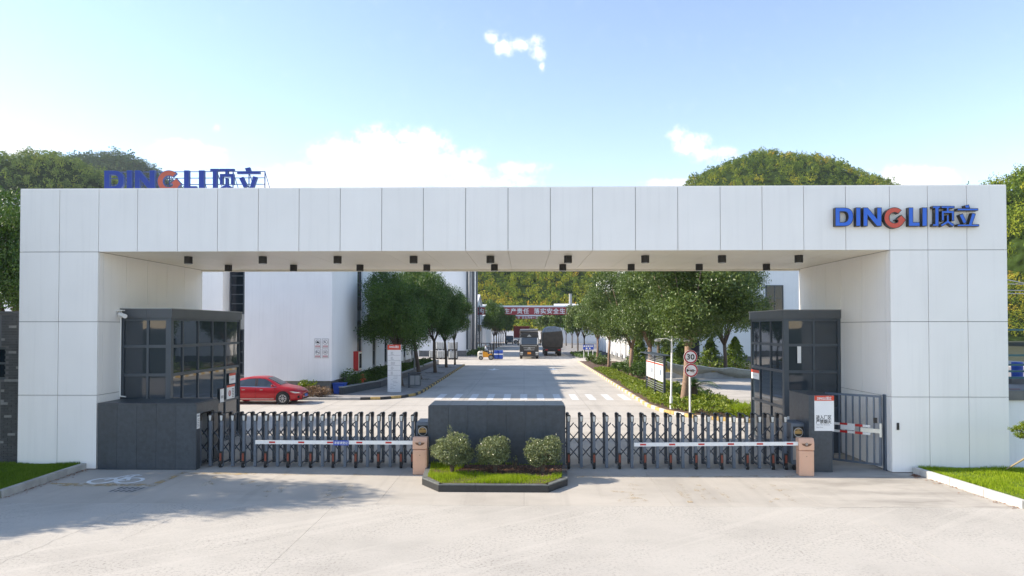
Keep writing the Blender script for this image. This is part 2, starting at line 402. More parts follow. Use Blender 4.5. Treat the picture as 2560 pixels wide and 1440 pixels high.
def kids(o): return [c for c in ALLKIDS.get(o.name, [])]
ALLKIDS = {}
def copy_tree(o, parent=None):
    c = o.copy(); COL.objects.link(c)
    if parent is not None: c.parent = parent
    for k in list(o.children): copy_tree(k, c)
    return c
def struct(name, mb, mat, **k): return tag(mb.build(name, mat, **k), kind='structure')
def mesh_np(name, verts, faces, mats, parent=None, mi=None, smooth=False):
    me = bpy.data.meshes.new(name)
    verts = np.asarray(verts, np.float32); faces = np.asarray(faces, np.int32); k = faces.shape[1]
    o = org(parent); verts = verts - np.array([o.x, o.y, o.z], np.float32)
    me.vertices.add(len(verts)); me.vertices.foreach_set('co', verts.ravel())
    me.loops.add(faces.size); me.loops.foreach_set('vertex_index', faces.ravel())
    me.polygons.add(len(faces)); me.polygons.foreach_set('loop_start', np.arange(0, faces.size, k, dtype=np.int32))
    me.update(calc_edges=True); me.validate()
    return fin(me, name, mats, parent, mi, smooth, 0, False)
# words: flat lettering as mesh. face: 'y' faces the road in front of the gate (-Y), '-x' faces -X, 'x' faces +X, 'z' lies flat
def text(s, size, at, mat, name, parent, face='y', depth=.004, off=0.0, width=None, T=None):
    cu = bpy.data.curves.new('lettering', 'FONT'); cu.body = s; cu.size = size; cu.align_x = 'CENTER'; cu.align_y = 'CENTER'
    cu.extrude = 0 if off else depth / 2; cu.resolution_u = 3
    ob = bpy.data.objects.new('lettering', cu); me = bpy.data.meshes.new_from_object(ob)
    bpy.data.objects.remove(ob); bpy.data.curves.remove(cu)
    n = len(me.vertices); a = np.empty(n * 3, np.float32); me.vertices.foreach_get('co', a); a = a.reshape(-1, 3)
    if n and width:
        w = a[:, 0].max() - a[:, 0].min(); a[:, 0] *= width / max(w, 1e-4)
    if n:
        a[:, 0] -= (a[:, 0].max() + a[:, 0].min()) / 2; a[:, 1] -= (a[:, 1].max() + a[:, 1].min()) / 2
    if off and n:      # heavier strokes: the same glyphs laid over each other, each a hair to one side and in front
        f = [tuple(p.vertices) for p in me.polygons]; d = off * size; vs, fs = [], []
        for k, (dx, dy) in enumerate(((-d, -d), (d, -d), (-d, d), (d, d))):
            vs.append(a + np.array([dx, dy, .0008 * k], np.float32)); fs += [tuple(i + k * n for i in q) for q in f]
        a = np.concatenate(vs); me.clear_geometry(); me.from_pydata(a.tolist(), [], fs)
    x, y, z = a[:, 0], a[:, 1], a[:, 2]
    b = {'y': (x, -z, y), '-x': (-z, -x, y), 'x': (z, x, y), 'z': (x, y, z)}[face]
    b = np.stack(b, 1) + np.array(at, np.float32)
    if T is not None: b = np.array([tuple(T @ Vector(p)) for p in b.tolist()], np.float32)
    o = org(parent); b = b - np.array([o.x, o.y, o.z], np.float32)
    me.vertices.foreach_set('co', b.astype(np.float32).ravel()); me.materials.clear(); me.update()
    return fin(me, name, mat, parent, None, False, 0, False)
# ------------------------------------------------------------------ ground, roads, kerbs
D, YB = 19.85, 26.35                       # front and back plane of the gate frame
struct('ground', MB().box(-2500, 2500, -2500, 3500, -2.0, -0.03), 'earth')
road = struct('road', MB().box(-45, 45, -14, 16.05, -.03, -.006), 'joint')
fore = struct('forecourt', MB().box(-45, 45, 16.05, 26.0, -.03, -.006), 'joint')
def slabs(parent, mat, xs, ys, g=.003):
    for a, b in zip(xs, xs[1:]):
        for c, d in zip(ys, ys[1:]):
            MB().box(a + g, b - g, c + g, d - g, -.006, 0).build('slab', mat, parent)
XS = [-45, -34, -24.1, -20.6, -17.2, -13.8, -10.3, -6.84, -3.45, 0, 3.45, 6.9, 10.3, 13.8, 17.2, 20.6, 24, 34, 45]
slabs(road, 'concA', [-45, -22.4, -13.4, -4.4, 7.4, 18.1, 29, 45], [-14, 2, 9.2, 16.05])
slabs(fore, 'concB', XS, [16.05, 21.3, 26.0])
yard = struct('yard', MB().box(-60, 60, 26.0, 92, -.03, -.002), 'concC')
struct('inner_road', MB().box(-6.0, 6.3, 92, 215, -.03, -.001), 'concC')
struct('side_ground', MB().box(-60, -6.0, 92, 215, -.03, -.006).box(6.3, 60, 92, 215, -.03, -.006), 'pave')
# surface joints in the yard are cut lines 6 mm wide
jm = MB()
for x in (-10.3, -6.9, -3.45, 0, 3.3):
    jm.box(x - .006, x + .006, 26.1, 91, -.001, .0015)
for y in (31.3, 36.4, 48, 54, 60, 66, 72, 80): jm.box(-6.2 if y > 38 else -14, 6.3, y - .006, y + .006, -.001, .0018)
jm.build('joint_line', 'joint', yard)

# markings lie a few millimetres over the slabs, each a part of the surface it is painted on
def mark(parent, pts, z, mat, name): return MB().poly([(p[0], p[1], z) for p in pts]).build(name, mat, parent)
def gq(uv): q = G(*uv); return (q.x, q.y)
# yellow bay outline and bicycle sign in front of the black housing
YL = [((120, 1208), (150, 1216), (385, 1216), (378, 1210)), ((378, 1210), (385, 1216), (470, 1180), (458, 1180)), ((458, 1180), (470, 1184), (640, 1188), (640, 1183))]
for q in YL: mark(fore, [gq(p) for p in q], .004, 'marky', 'yellow_line')
for q in [((640, 1183), (640, 1186.5), (960, 1190.5), (960, 1186)), ((1440, 1190), (1440, 1194), (2022, 1194), (2008, 1188))]:
    mark(fore, [gq(p) for p in q], .004, 'markyf', 'yellow_line')
def stroke(parent, name, mat, pts, w, z, closed=False):
    """a painted line of even width on the ground"""
    b = MB(); pts = [Vector((p[0], p[1])) for p in pts]
    L, Rr = [], []
    n = len(pts)
    for i, p in enumerate(pts):
        a = pts[(i - 1) % n] if (closed or i > 0) else p; c = pts[(i + 1) % n] if (closed or i < n - 1) else p
        d = (c - a).normalized(); k = Vector((-d.y, d.x)) * w / 2
        L.append(p + k); Rr.append(p - k)
    m = n if closed else n - 1
    for i in range(m):
        j = (i + 1) % n
        b.quad((L[i].x, L[i].y, z), (L[j].x, L[j].y, z), (Rr[j].x, Rr[j].y, z), (Rr[i].x, Rr[i].y, z))
    return b.build(name, mat, parent)
def bike():
    w1, w2 = G(256, 1202), G(324, 1201.5)
    bk = MB()
    r = .37
    def ln(a, b, w=.10):
        a, b = Vector((a[0], a[1])), Vector((b[0], b[1])); d = (b - a).normalized(); k = Vector((-d.y, d.x)) * w / 2
        z = .0045 + .00035 * len(bk.f) / 4
        bk.quad((a.x + k.x, a.y + k.y, z), (b.x + k.x, b.y + k.y, z), (b.x - k.x, b.y - k.y, z), (a.x - k.x, a.y - k.y, z))
    for w in (w1, w2): bk.disc((w.x, w.y, .0045), r, (0, 0, 1), 28, r - .10)
    x1, x2, y = w1.x, w2.x, (w1.y + w2.y) / 2
    hb, se, bb = (x1 + .30, y + .52), (x2 - .16, y + .50), ((x1 + x2) / 2 + .02, y - .06)
    ln((x1 + .02, y + .02), (x1 + .36, y + .66)); ln((x1 + .36, y + .66), (x1 + .6, y + .72))
    ln((x1 + .36, y + .44), (x2 - .26, y + .44)); ln((x1 + .42, y + .38), (bb[0] - .03, bb[1] + .04)); ln((bb[0] + .04, bb[1] + .06), (se[0] - .02, se[1] + .1))
    ln((x2 - .04, y), (x2 - .2, y + .36)); ln((x2 - .1, y - .03), (bb[0] + .1, bb[1]))
    ln((se[0] - .22, se[1] + .14), (se[0] + .16, se[1] + .14), .06)
    bk.disc((bb[0], bb[1] - .02, .013), .1, (0, 0, 1), 14)
    bk.build('bicycle_symbol', 'markw', fore)
bike()
# worn yellow lettering, most of it rubbed off
worn = [
    [((495, 1213), (560, 1196)), ((505, 1200), (545, 1214)), ((480, 1208), (575, 1207)), ((520, 1220), (560, 1213)), ((540, 1192), (500, 1220))],
    [((700, 1226), (712, 1208)), ((690, 1238), (715, 1216)), ((655, 1230), (700, 1216)), ((640, 1216), (720, 1205)), ((600, 1212), (650, 1200)), ((660, 1244), (678, 1222))],
    [((885, 1206), (845, 1252)), ((822, 1222), (852, 1203)), ((790, 1238), (850, 1222)), ((800, 1252), (870, 1240)), ((870, 1225), (896, 1224)), ((868, 1238), (894, 1235)), ((815, 1246), (835, 1214))],
    [((1570, 1210), (1605, 1216)), ((1500, 1240), (1620, 1237)), ((1560, 1222), (1606, 1225)), ((1545, 1254), (1575, 1242)), ((1590, 1244), (1624, 1256)), ((1520, 1228), (1600, 1232)), ((1576, 1208), (1584, 1258))],
    [((1685, 1218), (1728, 1258)), ((1700, 1211), (1722, 1236)), ((1745, 1212), (1790, 1252)), ((1775, 1210), (1832, 1254)), ((1735, 1220), (1770, 1252)), ((1722, 1236), (1726, 1257))],
    [((1893, 1210), (1880, 1222)), ((1896, 1236), (1925, 1236)), ((1930, 1212), (1985, 1252)), ((1945, 1246), (1925, 1257)), ((1965, 1240), (1985, 1256)), ((1905, 1224), (1980, 1226))]]
for k, ch in enumerate(worn):
    for s in ch: stroke(fore, 'worn_letter_stroke', 'markyf', [gq(s[0]), gq(s[1])], .13, .0052 + .0006 * ch.index(s))
rc = random.Random(3)
for uv0, uv1 in (((352, 1262), (-40, 1425)), ((420, 1300), (300, 1352)), ((2040, 1272), (2290, 1266))):
    a, b = Vector(gq(uv0)), Vector(gq(uv1)); pts = []
    for k in range(25):
        q = a.lerp(b, k / 24); n_ = Vector((-(b - a).y, (b - a).x)).normalized(); pts.append(q + n_ * rc.uniform(-.045, .045))
    stroke(road, 'crack', 'joint', pts, .007, .0015 + .0004 * (uv0[0] % 5))
# zebra crossing and arrows in the yard
xs0 = [-5.15 + .985 * k for k in range(13)]
for x in xs0: mark(yard, [(x, 39.3), (x + .42, 39.3), (x + .42, 42.7), (x, 42.7)], .003, 'markx', 'crossing_stripe')
def arrow(x, y, s):
    mark(yard, [(x - .1, y), (x + .1, y), (x + .1, y + 1.6), (x - .1, y + 1.6)], .0032, 'markw', 'arrow_shaft')
    mark(yard, [(x - .45 * s, y + .1), (x - .1, y - 1.4), (x + .45 * s, y + .1)], .0036, 'markw', 'arrow_head')
arrow(-2.95, 67.5, 1.4); arrow(2.9, 68, 1.2)
# drain grate beside the lawn
dg = thing('drain_grate', 'slotted concrete drain grate in the paving by the shaded lawn kerb', 'drain grate', (*gq((325, 1226)), 0))
a, b, c, d = [Vector((*gq(p), 0)) for p in ((305, 1216), (375, 1218), (330, 1232), (262, 1231))]
MB().poly([(p.x, p.y, .004) for p in (a, b, c, d)]).build('frame', 'kerb', dg)
for i in range(2):
    for j in range(5):
        def lp(s, t): q = a.lerp(b, s).lerp(d.lerp(c, s), t); return (q.x, q.y, .0065)
        s0, s1, t0, t1 = .06 + .19 * j, .06 + .19 * j + .1, .1 + .45 * i, .1 + .45 * i + .36
        MB().poly([lp(s0, t0), lp(s1, t0), lp(s1, t1), lp(s0, t1)]).build('slot', 'mortar', dg)

# lawns and their kerbs
def kerbrun(name, pts, w, z0, z1, mats, seg, parent=None, gap=.008):
    """a run of kerb stones along a polyline, each stone its own part"""
    par = thing(name, None, None) if parent is None else parent
    k = 0
    for p, q in zip(pts, pts[1:]):
        p, q = Vector((p[0], p[1], 0)), Vector((q[0], q[1], 0)); L = (q - p).length; n = max(1, round(L / seg)); d = (q - p).normalized()
        for i in range(n):
            a, b = p.lerp(q, i / n) + d * gap, p.lerp(q, (i + 1) / n) - d * gap
            MB().bar((a.x, a.y, (z0 + z1) / 2), (b.x, b.y, (z0 + z1) / 2), w, z1 - z0).build('kerb_stone', mats[k % len(mats)], par, bevel=.012)
            k += 1
    return par
lk = [gq((228, 1168)), gq((163, 1189)), gq((0, 1245)), (-16.0, 13.6)]
rk = [gq((2287, 1184)), gq((2305, 1190)), gq((2562, 1272)), (19.0, 12.5)]
LAWNZ = .19
lawnL = struct('lawn_soil', MB().prism([lk[0], (lk[0][0], D - .03), (-24, D - .03), (-24, 13.6), lk[3], lk[2], lk[1]], -.02, LAWNZ - .03, 'z'), 'grassbed')
lawnR = struct('lawn_soil', MB().prism([rk[0], rk[1], rk[2], rk[3], (30, 12.5), (30, D - .03), (rk[0][0], D - .03)], -.02, LAWNZ - .03, 'z'), 'grassbed')
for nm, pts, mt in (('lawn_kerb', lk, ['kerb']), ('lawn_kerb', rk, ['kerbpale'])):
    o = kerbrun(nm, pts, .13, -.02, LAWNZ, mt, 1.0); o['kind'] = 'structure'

def inpoly(x, y, poly):
    ins = np.zeros(len(x), bool); n = len(poly)
    for i in range(n):
        (x1, y1), (x2, y2) = poly[i], poly[(i + 1) % n]
        c = ((y1 > y) != (y2 > y)) & (x < (x2 - x1) * (y - y1) / (y2 - y1 + 1e-12) + x1); ins ^= c
    return ins
def blades(name, poly, z, n, h, w, mat, holes=(), lean=.5, zf=None):
    P_ = np.array(poly); lo, hi = P_.min(0), P_.max(0)
    x, y = rng.uniform(lo[0], hi[0], n), rng.uniform(lo[1], hi[1], n)
    ok = inpoly(x, y, poly)
    for hq in holes: ok &= ~inpoly(x, y, hq)
    x, y = x[ok], y[ok]; n = len(x)
    t = rng.uniform(0, 2 * np.pi, n); l = rng.uniform(0, lean, n); hh = h * rng.uniform(.5, 1.25, n)
    hh *= .75 + .5 * np.sin(x * 3.1 + np.sin(y * 2.3)) * np.sin(y * 2.7 + 1)
    ta = rng.uniform(0, 2 * np.pi, n)
    zz = np.full(n, z) if zf is None else zf(x, y)
    wx, wy = np.cos(t) * w / 2, np.sin(t) * w / 2
    v = np.stack([np.stack([x - wx, y - wy, zz], 1), np.stack([x + wx, y + wy, zz], 1),
                  np.stack([x + np.cos(ta) * l * hh, y + np.sin(ta) * l * hh, zz + hh], 1)], 1).reshape(-1, 3)
    f = np.arange(n * 3).reshape(-1, 3)
    return tag(mesh_np(name, v, f, mat), kind='stuff')
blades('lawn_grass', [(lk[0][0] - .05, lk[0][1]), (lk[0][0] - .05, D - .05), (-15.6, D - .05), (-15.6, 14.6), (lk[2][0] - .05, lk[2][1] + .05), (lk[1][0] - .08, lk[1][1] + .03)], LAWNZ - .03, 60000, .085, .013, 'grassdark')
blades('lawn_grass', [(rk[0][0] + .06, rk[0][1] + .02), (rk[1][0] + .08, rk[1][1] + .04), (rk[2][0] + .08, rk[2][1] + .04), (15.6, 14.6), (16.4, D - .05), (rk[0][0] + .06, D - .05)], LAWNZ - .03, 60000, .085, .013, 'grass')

# ------------------------------------------------------------------ the white gate frame
gate = thing('entrance_gate', 'wide white panelled entrance frame spanning the factory drive', 'entrance gate', (0, D, 0))
US = [52, 148, 246, 343, 443, 543, 645, 747, 850, 954, 1058, 1164, 1270, 1376, 1482, 1589, 1695, 1801, 1906, 2010, 2115, 2225, 2320, 2418, 2518]
XF = [P(u, 640, D).x for u in US]
XF[0] = P(47, 800, D).x
XL, XR = XF[2], XF[21]
Z1, Z2, Z3, ZT = 6.33, 4.29, 2.15, 8.17
T_, GAP = .04, .008
# structural core, recessed behind the panels
core = MB().box(XF[0] + .05, XL - .045, D + T_ + .01, YB - .05, 0, Z1 + .04).box(XR + .045, XF[-1] - .05, D + T_ + .01, YB - .05, 0, Z1 + .04)
core.box(XF[0] + .05, XF[-1] - .05, D + T_ + .01, YB - .05, Z1 + .05, ZT - .01)
core.build('core', 'core', gate)
def fpanel(x0, x1, z0, z1, mat='panel', y=D):
    return MB().box(x0 + GAP, x1 - GAP, y, y + T_, z0 + GAP, z1 - GAP).build('panel', mat, gate)
for a, b in zip(XF, XF[1:]): fpanel(a, b, Z1 - (.0 if XL <= a < XR - .01 else 0), ZT)
rows = [0.0, Z3, Z2, Z1]
for cols in (XF[:3], XF[21:]):
    for a, b in zip(cols, cols[1:]):
        for c, d in zip(rows, rows[1:]): fpanel(a, b, c if c else .02, d)
YL_ = [D + T_ + .004] + [D * r for r in (1.0123, 1.072, 1.133, 1.1955, 1.257)] + [YB - .055, YB]
YR_ = [D + T_ + .004] + [D * r for r in (1.0128, 1.085, 1.1566, 1.215, 1.273)] + [YB - .055, YB]
for X, ys, sg in ((XL, YL_, -1), (XR, YR_, 1)):
    for a, b in zip(ys, ys[1:]):
        for c, d in zip(rows, rows[1:]):
            x0, x1 = (X - T_, X) if sg < 0 else (X, X + T_)
            MB().box(x0, x1, a + .009, b - .009, (c if c else .02) + GAP, d - (GAP if d != Z1 else .004)).build('panel', 'cream' if False else 'panel', gate)
for a, b in ((XF[0], XL), (XR, XF[-1])):
    for c, d in zip(rows, rows[1:]): fpanel(a, b, c if c else .02, d, y=YB)
for a, b in zip(XF[::3], XF[3::3]): fpanel(a, b, Z1, ZT, y=YB)
for X in (XF[0], XF[-1]):
    for c, d in zip(rows + [ZT], (rows + [ZT])[1:]):
        x0 = X if X < 0 else X - T_
        MB().box(x0, x0 + T_, D + T_ + .004, YB - .004, (c if c else .02) + GAP, d - GAP).build('panel', 'panel', gate)
MB().box(XF[0] + .01, XF[-1] - .01, D + .01, YB + T_ - .01, ZT - .006, ZT + .02).build('coping', 'panel', gate)
# soffit of cream panels between the columns
MB().box(XL + .01, XR - .01, D + T_ + .002, YB - .02, Z1 + .046, Z1 + .05).build('soffit_backing', 'soffback', gate)
ysf = [D + T_ + .01, 21.05, 22.3, 23.6, 24.9, YB - .09]
for a, b in zip(XF[2:21], XF[3:22]):
    for c, d in zip(ysf, ysf[1:]):
        MB().box(a + .006, b - .006, c + .005, d - .005, Z1 + .005, Z1 + .04).build('soffit_panel', 'cream', gate)
MB().box(XL + .005, XR - .005, YB - .08, YB + .04, Z1 - .06, Z1 + .045).build('soffit_edge_trim', 'cream', gate)

# downlights hanging from the soffit
dl = None
words = 'first second third fourth fifth sixth seventh eighth ninth'.split()
for us, v, Y, row in (([471, 657, 844, 1034, 1226, 1420, 1613, 1805, 1997], 649, 21.3, 'front'), ([571, 734, 900, 1067, 1236, 1407, 1578, 1748, 1916], 668, 24.2, 'back')):
    for i, u in enumerate(us):
        lab = f'black can downlight, {words[i]} from the car side in the {row} row under the white beam'
        p = P(u, v, Y)
        if dl is None:
            dl = thing('downlight', lab, 'downlight', (p.x, Y, Z1), 'black downlights under the gate beam')
            MB().lathe((p.x, Y, Z1), [(.10, -.222), (.124, -.215), (.124, 0.004)], 20).build('housing', 'black', dl, smooth=False)
            MB().lathe((p.x, Y, Z1), [(.095, -.232), (.104, -.2225)], 20).build('lens', 'lens', dl)
        else:
            q = copy_tree(dl); q.location = (p.x, Y, Z1); q['label'] = lab

# ------------------------------------------------------------------ raised lettering
LET = {  # outlines in pixels of a close view of the sign: x to the right, z down from the top
    'D': [[(170, 238), (320, 238), (365, 245), (400, 262), (428, 292), (443, 330), (448, 378), (443, 425), (428, 465), (400, 498), (365, 516), (320, 522), (170, 522)],
          [(245, 300), (245, 460), (305, 460), (335, 452), (357, 430), (368, 400), (369, 378), (366, 350), (356, 325), (336, 307), (305, 300)]],
    'I': [[(485, 235), (560, 235), (560, 522), (485, 522)]],
    'N': [[(597, 235), (668, 235), (805, 400), (805, 235), (880, 235), (880, 522), (805, 522), (668, 360), (668, 522), (597, 522)]],
    'G': [[(1075 + 160 * math.cos(R(t)), 393 - 160 * math.sin(R(t))) for t in range(46, 343, 9)] + [(1250, 425), (1180, 347), (1086, 432), (1126, 428)] +
          [(1075 + 80 * math.cos(R(t)), 393 - 80 * math.sin(R(t))) for t in range(312, 40, -12)]],
    'L': [[(1287, 235), (1360, 235), (1360, 460), (1462, 460), (1462, 522), (1287, 522)]],
    'I2': [[(1495, 235), (1572, 235), (1572, 522), (1495, 522)]],
    'ding': [[(1655, 212), (1775, 212), (1775, 248), (1750, 248), (1750, 522), (1655, 522), (1655, 485), (1690, 485), (1690, 248), (1655, 248)]],
    'ye': [[(1785, 212), (1990, 212), (1990, 248), (1905, 248), (1905, 285), (1985, 285), (1985, 440), (1945, 440), (1945, 325), (1832, 325), (1832, 440), (1790, 440), (1790, 285), (1865, 285), (1865, 248), (1785, 248)]],
    'legs': [[(1868, 350), (1905, 350), (1905, 440), (1992, 495), (1960, 530), (1887, 475), (1795, 530), (1770, 498), (1868, 440)]],
    'dot': [[(2140, 205), (2208, 190), (2226, 246), (2156, 246)]], 'bar': [[(2030, 247.5), (2350, 247.5), (2350, 285), (2030, 285)]],
    'slash': [[(2060, 350), (2115, 325), (2178, 465), (2125, 487)]],
    'foot': [[(2030, 490), (2205, 490), (2255, 318), (2315, 330), (2262, 490), (2365, 490), (2365, 525), (2030, 525)]]}
GLYPHS = [('D', ['D']), ('I', ['I']), ('N', ['N']), ('G', ['G']), ('L', ['L']), ('I2', ['I2']), ('top', ['ding', 'ye', 'legs']), ('stand', ['dot', 'bar', 'slash', 'foot'])]
def logo_mesh(keys, conv, y0, depth, inset, parent, mats):
    """one letter: a black box body with a coloured face set into its front"""
    bm = bmesh.new()
    for k in keys:
        loops = [[conv(p) for p in l] for l in LET[k]]
        flat = [p for l in loops for p in l]
        tris = tessellate_polygon([[Vector((x, z, 0)) for x, z in l] for l in loops])
        vs = [bm.verts.new((x, y0, z)) for x, z in flat]
        fs = []
        for t in tris:
            try: fs.append(bm.faces.new([vs[i] for i in t]))
            except ValueError: pass
        bmesh.ops.recalc_face_normals(bm, faces=fs)
        if fs and fs[0].normal.y > 0: bmesh.ops.reverse_faces(bm, faces=fs)
        back = bmesh.ops.extrude_face_region(bm, geom=fs)
        for g in back['geom']:
            if isinstance(g, bmesh.types.BMVert): g.co.y -= depth
        front = [g for g in back['geom'] if isinstance(g, bmesh.types.BMFace)]
        bmesh.ops.inset_region(bm, faces=front, thickness=inset, depth=0, use_even_offset=True)
        for f in front:
            if f.is_valid: f.material_index = 1
    bmesh.ops.recalc_face_normals(bm, faces=bm.faces)
    me = bpy.data.meshes.new('letter'); bm.to_mesh(me); bm.free()
    o = org(parent)
    me.transform(Matrix.Translation(-o))
    return fin(me, 'letter', mats, parent, None, False, 0, False)
sign = thing('wall_sign', 'raised blue and red company lettering fixed on the white beam above the side gate', 'sign lettering', (P(2268, 545, D).x, D, 7.2))
def conv_gate(p):
    q = P(2060 + p[0] / 6.095, 480 + p[1] / 6.095, D - .14); return (q.x, q.z)
for g, keys in GLYPHS: logo_mesh(keys, conv_gate, D - .002, .14, .014, sign, ['black', 'redl' if g == 'G' else 'blue'])
# ------------------------------------------------------------------ guard booths
def booth(name, label, x0, x1, y0, y1, side, xcols, ycols, posters):
    """x0..x1 wide, y0..y1 deep; SIDE is the sign of the long glazed face's outward normal"""
    b = thing(name, label, 'guard booth', ((x0 + x1) / 2, (y0 + y1) / 2, 0), 'guard booths under the gate')
    X = x1 if side > 0 else x0
    H = [0.05, 1.46, 2.66, 3.54, 4.38]
    fr = MB()
    w = .07
    # corner posts
    fr.box(X - (.16 if side > 0 else 0), X + (0 if side > 0 else .16), y0, y0 + .16, 0, 4.42)
    fr.build('corner_post', 'frame', b); fr = MB()
    fr.box(X - (.1 if side > 0 else 0), X + (0 if side > 0 else .1), y1 - .1, y1, 0, 4.42)
    fr.build('corner_post', 'frame', b); fr = MB()
    xo = x0 if side > 0 else x1
    fr.box(xo - (.0 if side > 0 else .1), xo + (.1 if side > 0 else 0), y0 + .002, y0 + .12, 0, 4.419)
    fr.build('corner_post', 'frame', b)
    # front face: rails, mullions, panes
    xa, xb = (x0 + .1, x1 - .16) if side > 0 else (x0 + .16, x1 - .1)
    for z in H: MB().box(xa, xb, y0 + .012, y0 + .09, z - .045, z + .045).build('rail', 'frame', b)
    xs = [xa] + xcols + [xb]
    for x in xcols:
        for c, d in zip(H, H[1:]): MB().box(x - .035, x + .035, y0 + .016, y0 + .086, c + .045, d - .045).build('mullion', 'frame', b)
    for i, (p, q) in enumerate(zip(xs, xs[1:])):
        for c, d in zip(H, H[1:]):
            MB().box(p + .005, q - .005, y0 + .05, y0 + .06, c + .04, d - .04).build('pane', 'glass' if c > 1 else 'frame', b)
    # long face
    ya, yb = y0 + .16, y1 - .1
    s = side
    for z in H: MB().box(min(X - .012 * s, X - .09 * s), max(X - .012 * s, X - .09 * s), ya, yb, z - .045, z + .045).build('rail', 'frame', b)
    ys = [ya] + ycols + [yb]
    for y in ycols:
        for c, d in zip(H, H[1:]): MB().box(min(X - .016 * s, X - .086 * s), max(X - .016 * s, X - .086 * s), y - .032, y + .032, c + .045, d - .045).build('mullion', 'frame', b)
    for p, q in zip(ys, ys[1:]):
        for c, d in zip(H, H[1:]):
            MB().box(min(X - .05 * s, X - .06 * s), max(X - .05 * s, X - .06 * s), p + .005, q - .005, c + .04, d - .04).build('pane', 'glass', b)
    # parapet cladding, split into panels, with a thin pale flashing on top
    o = .05
    xp = [x0 - (0 if side > 0 else o)] + xcols + [x1 + (o if side > 0 else 0)]
    for p, q in zip(xp, xp[1:]): MB().box(p + .003, q - .003, y0 - o, y0 - o + .04, 4.42, 4.69).build('parapet_panel', 'parapet', b)
    yp = [y0 - o + .043] + ycols + [y1]
    Xo = X + o * s
    for p, q in zip(yp, yp[1:]): MB().box(min(Xo, Xo - .04 * s), max(Xo, Xo - .04 * s), p + .003, q - .003, 4.42, 4.69).build('parapet_panel', 'parapet', b)
    xr0, xr1 = (x0, x1 + .008) if side > 0 else (x0 - .008, x1)
    MB().box(xr0, xr1, y0 - .008, y1, 4.425, 4.60).build('roof', 'parapet', b)
    MB().box(xr0 - (0 if side > 0 else .06), xr1 + (.06 if side > 0 else 0), y0 - .07, y1 + .01, 4.692, 4.715).build('flashing', 'tile', b)
    # inside: dark floor, back wall and a desk, seen dimly through the glass
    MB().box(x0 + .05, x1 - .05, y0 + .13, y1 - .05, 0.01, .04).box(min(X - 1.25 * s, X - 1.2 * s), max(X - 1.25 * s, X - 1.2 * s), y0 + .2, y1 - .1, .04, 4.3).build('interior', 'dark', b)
    MB().box(x0, x1, y1 - .06, y1 - .005, 0, 4.42).build('back_wall', 'frame', b)
    for ps in posters: ps(b, X)
    return b
def poster(y0, y1, z0, z1, s, hdr=.22, icon=None):
    def f(b, X):
        e = .0 * s
        sg = MB().box(min(X, X + .012 * s), max(X, X + .012 * s), y0, y1, z0, z1).build('notice', 'whitesign', b)
        MB().box(min(X + .0125 * s, X + .016 * s), max(X + .0125 * s, X + .016 * s), y0, y1, z1 - (z1 - z0) * hdr, z1 + .004).build('header', 'signred', sg)
        ym = (y0 + y1) / 2; h = z1 - z0
        if icon:
            MB().disc((X + .0165 * s, y0 + (y1 - y0) * .36, z0 + h * .40), h * .22, (s, 0, 0), 20).build('symbol', 'roadred', sg)
            MB().box(min(X + .017 * s, X + .018 * s), max(X + .017 * s, X + .018 * s), y0 + (y1 - y0) * .33, y0 + (y1 - y0) * .39, z0 + h * .26, z0 + h * .54).build('symbol_bar', 'whitesign', sg)
            mb = MB()
            for c in (.70, .86):
                for k in range(6):
                    zz = z0 + h * (.08 + .115 * k); yy = y0 + (y1 - y0) * c
                    mb.box(min(X + .0125 * s, X + .015 * s), max(X + .0125 * s, X + .015 * s), yy - .03, yy + .03, zz, zz + h * .07)
            mb.build('lettering', 'ink', sg)
        else:
            mb = MB()
            for k in range(3): mb.box(min(X + .0125 * s, X + .015 * s), max(X + .0125 * s, X + .015 * s), ym + .08 * (k - 1) * (y1 - y0) / .35 - .02, ym + .08 * (k - 1) * (y1 - y0) / .35 + .03, z0 + h * .3, z0 + h * .5)
            mb.build('lettering', 'greyink', sg)
    return f
XBL = PX(427, 900, -10.85).x
ycl = [PX(u, 900, -10.85).y for u in (300 + 765 / 4.8, 300 + 950 / 4.8, 300 + 1120 / 4.8, 300 + 1275 / 4.8)]
FY = PX(427, 900, -10.85).y
bl = booth('guard_booth', 'tall dark glass guard booth beside the red car, reflecting trees', XL + .004, -10.85, FY, 26.2, 1, [P(368, 900, FY).x], ycl,
           [poster(ycl[3] + .25, ycl[3] + .78, 2.05, 2.42, 1), poster(ycl[3] + .04, ycl[3] + .72, 1.5, 2.0, 1, .15, True), poster(ycl[3] - .50, ycl[3] - .2, 1.44, 1.92, 1, .0)])
yr = [PX(u, 900, 8.57).y for u in (1860 + 290 / 4.5, 1860 + 170 / 4.5)]
br = booth('guard_booth', 'smaller dark glass guard booth behind the sign pillar', 8.57, XR - .004, 22.95, 26.3, -1, [9.55], yr,
           [poster(25.35, 26.2, 2.22, 2.55, -1, .3)])
wb = br
MB().box(9.0, 9.12, 22.93, 22.945, 2.95, 3.5).build('light_tube', 'white', br)
MB().box(8.60, 8.72, 22.90, 22.945, .98, 1.2).build('doorbell_box', 'white', br)
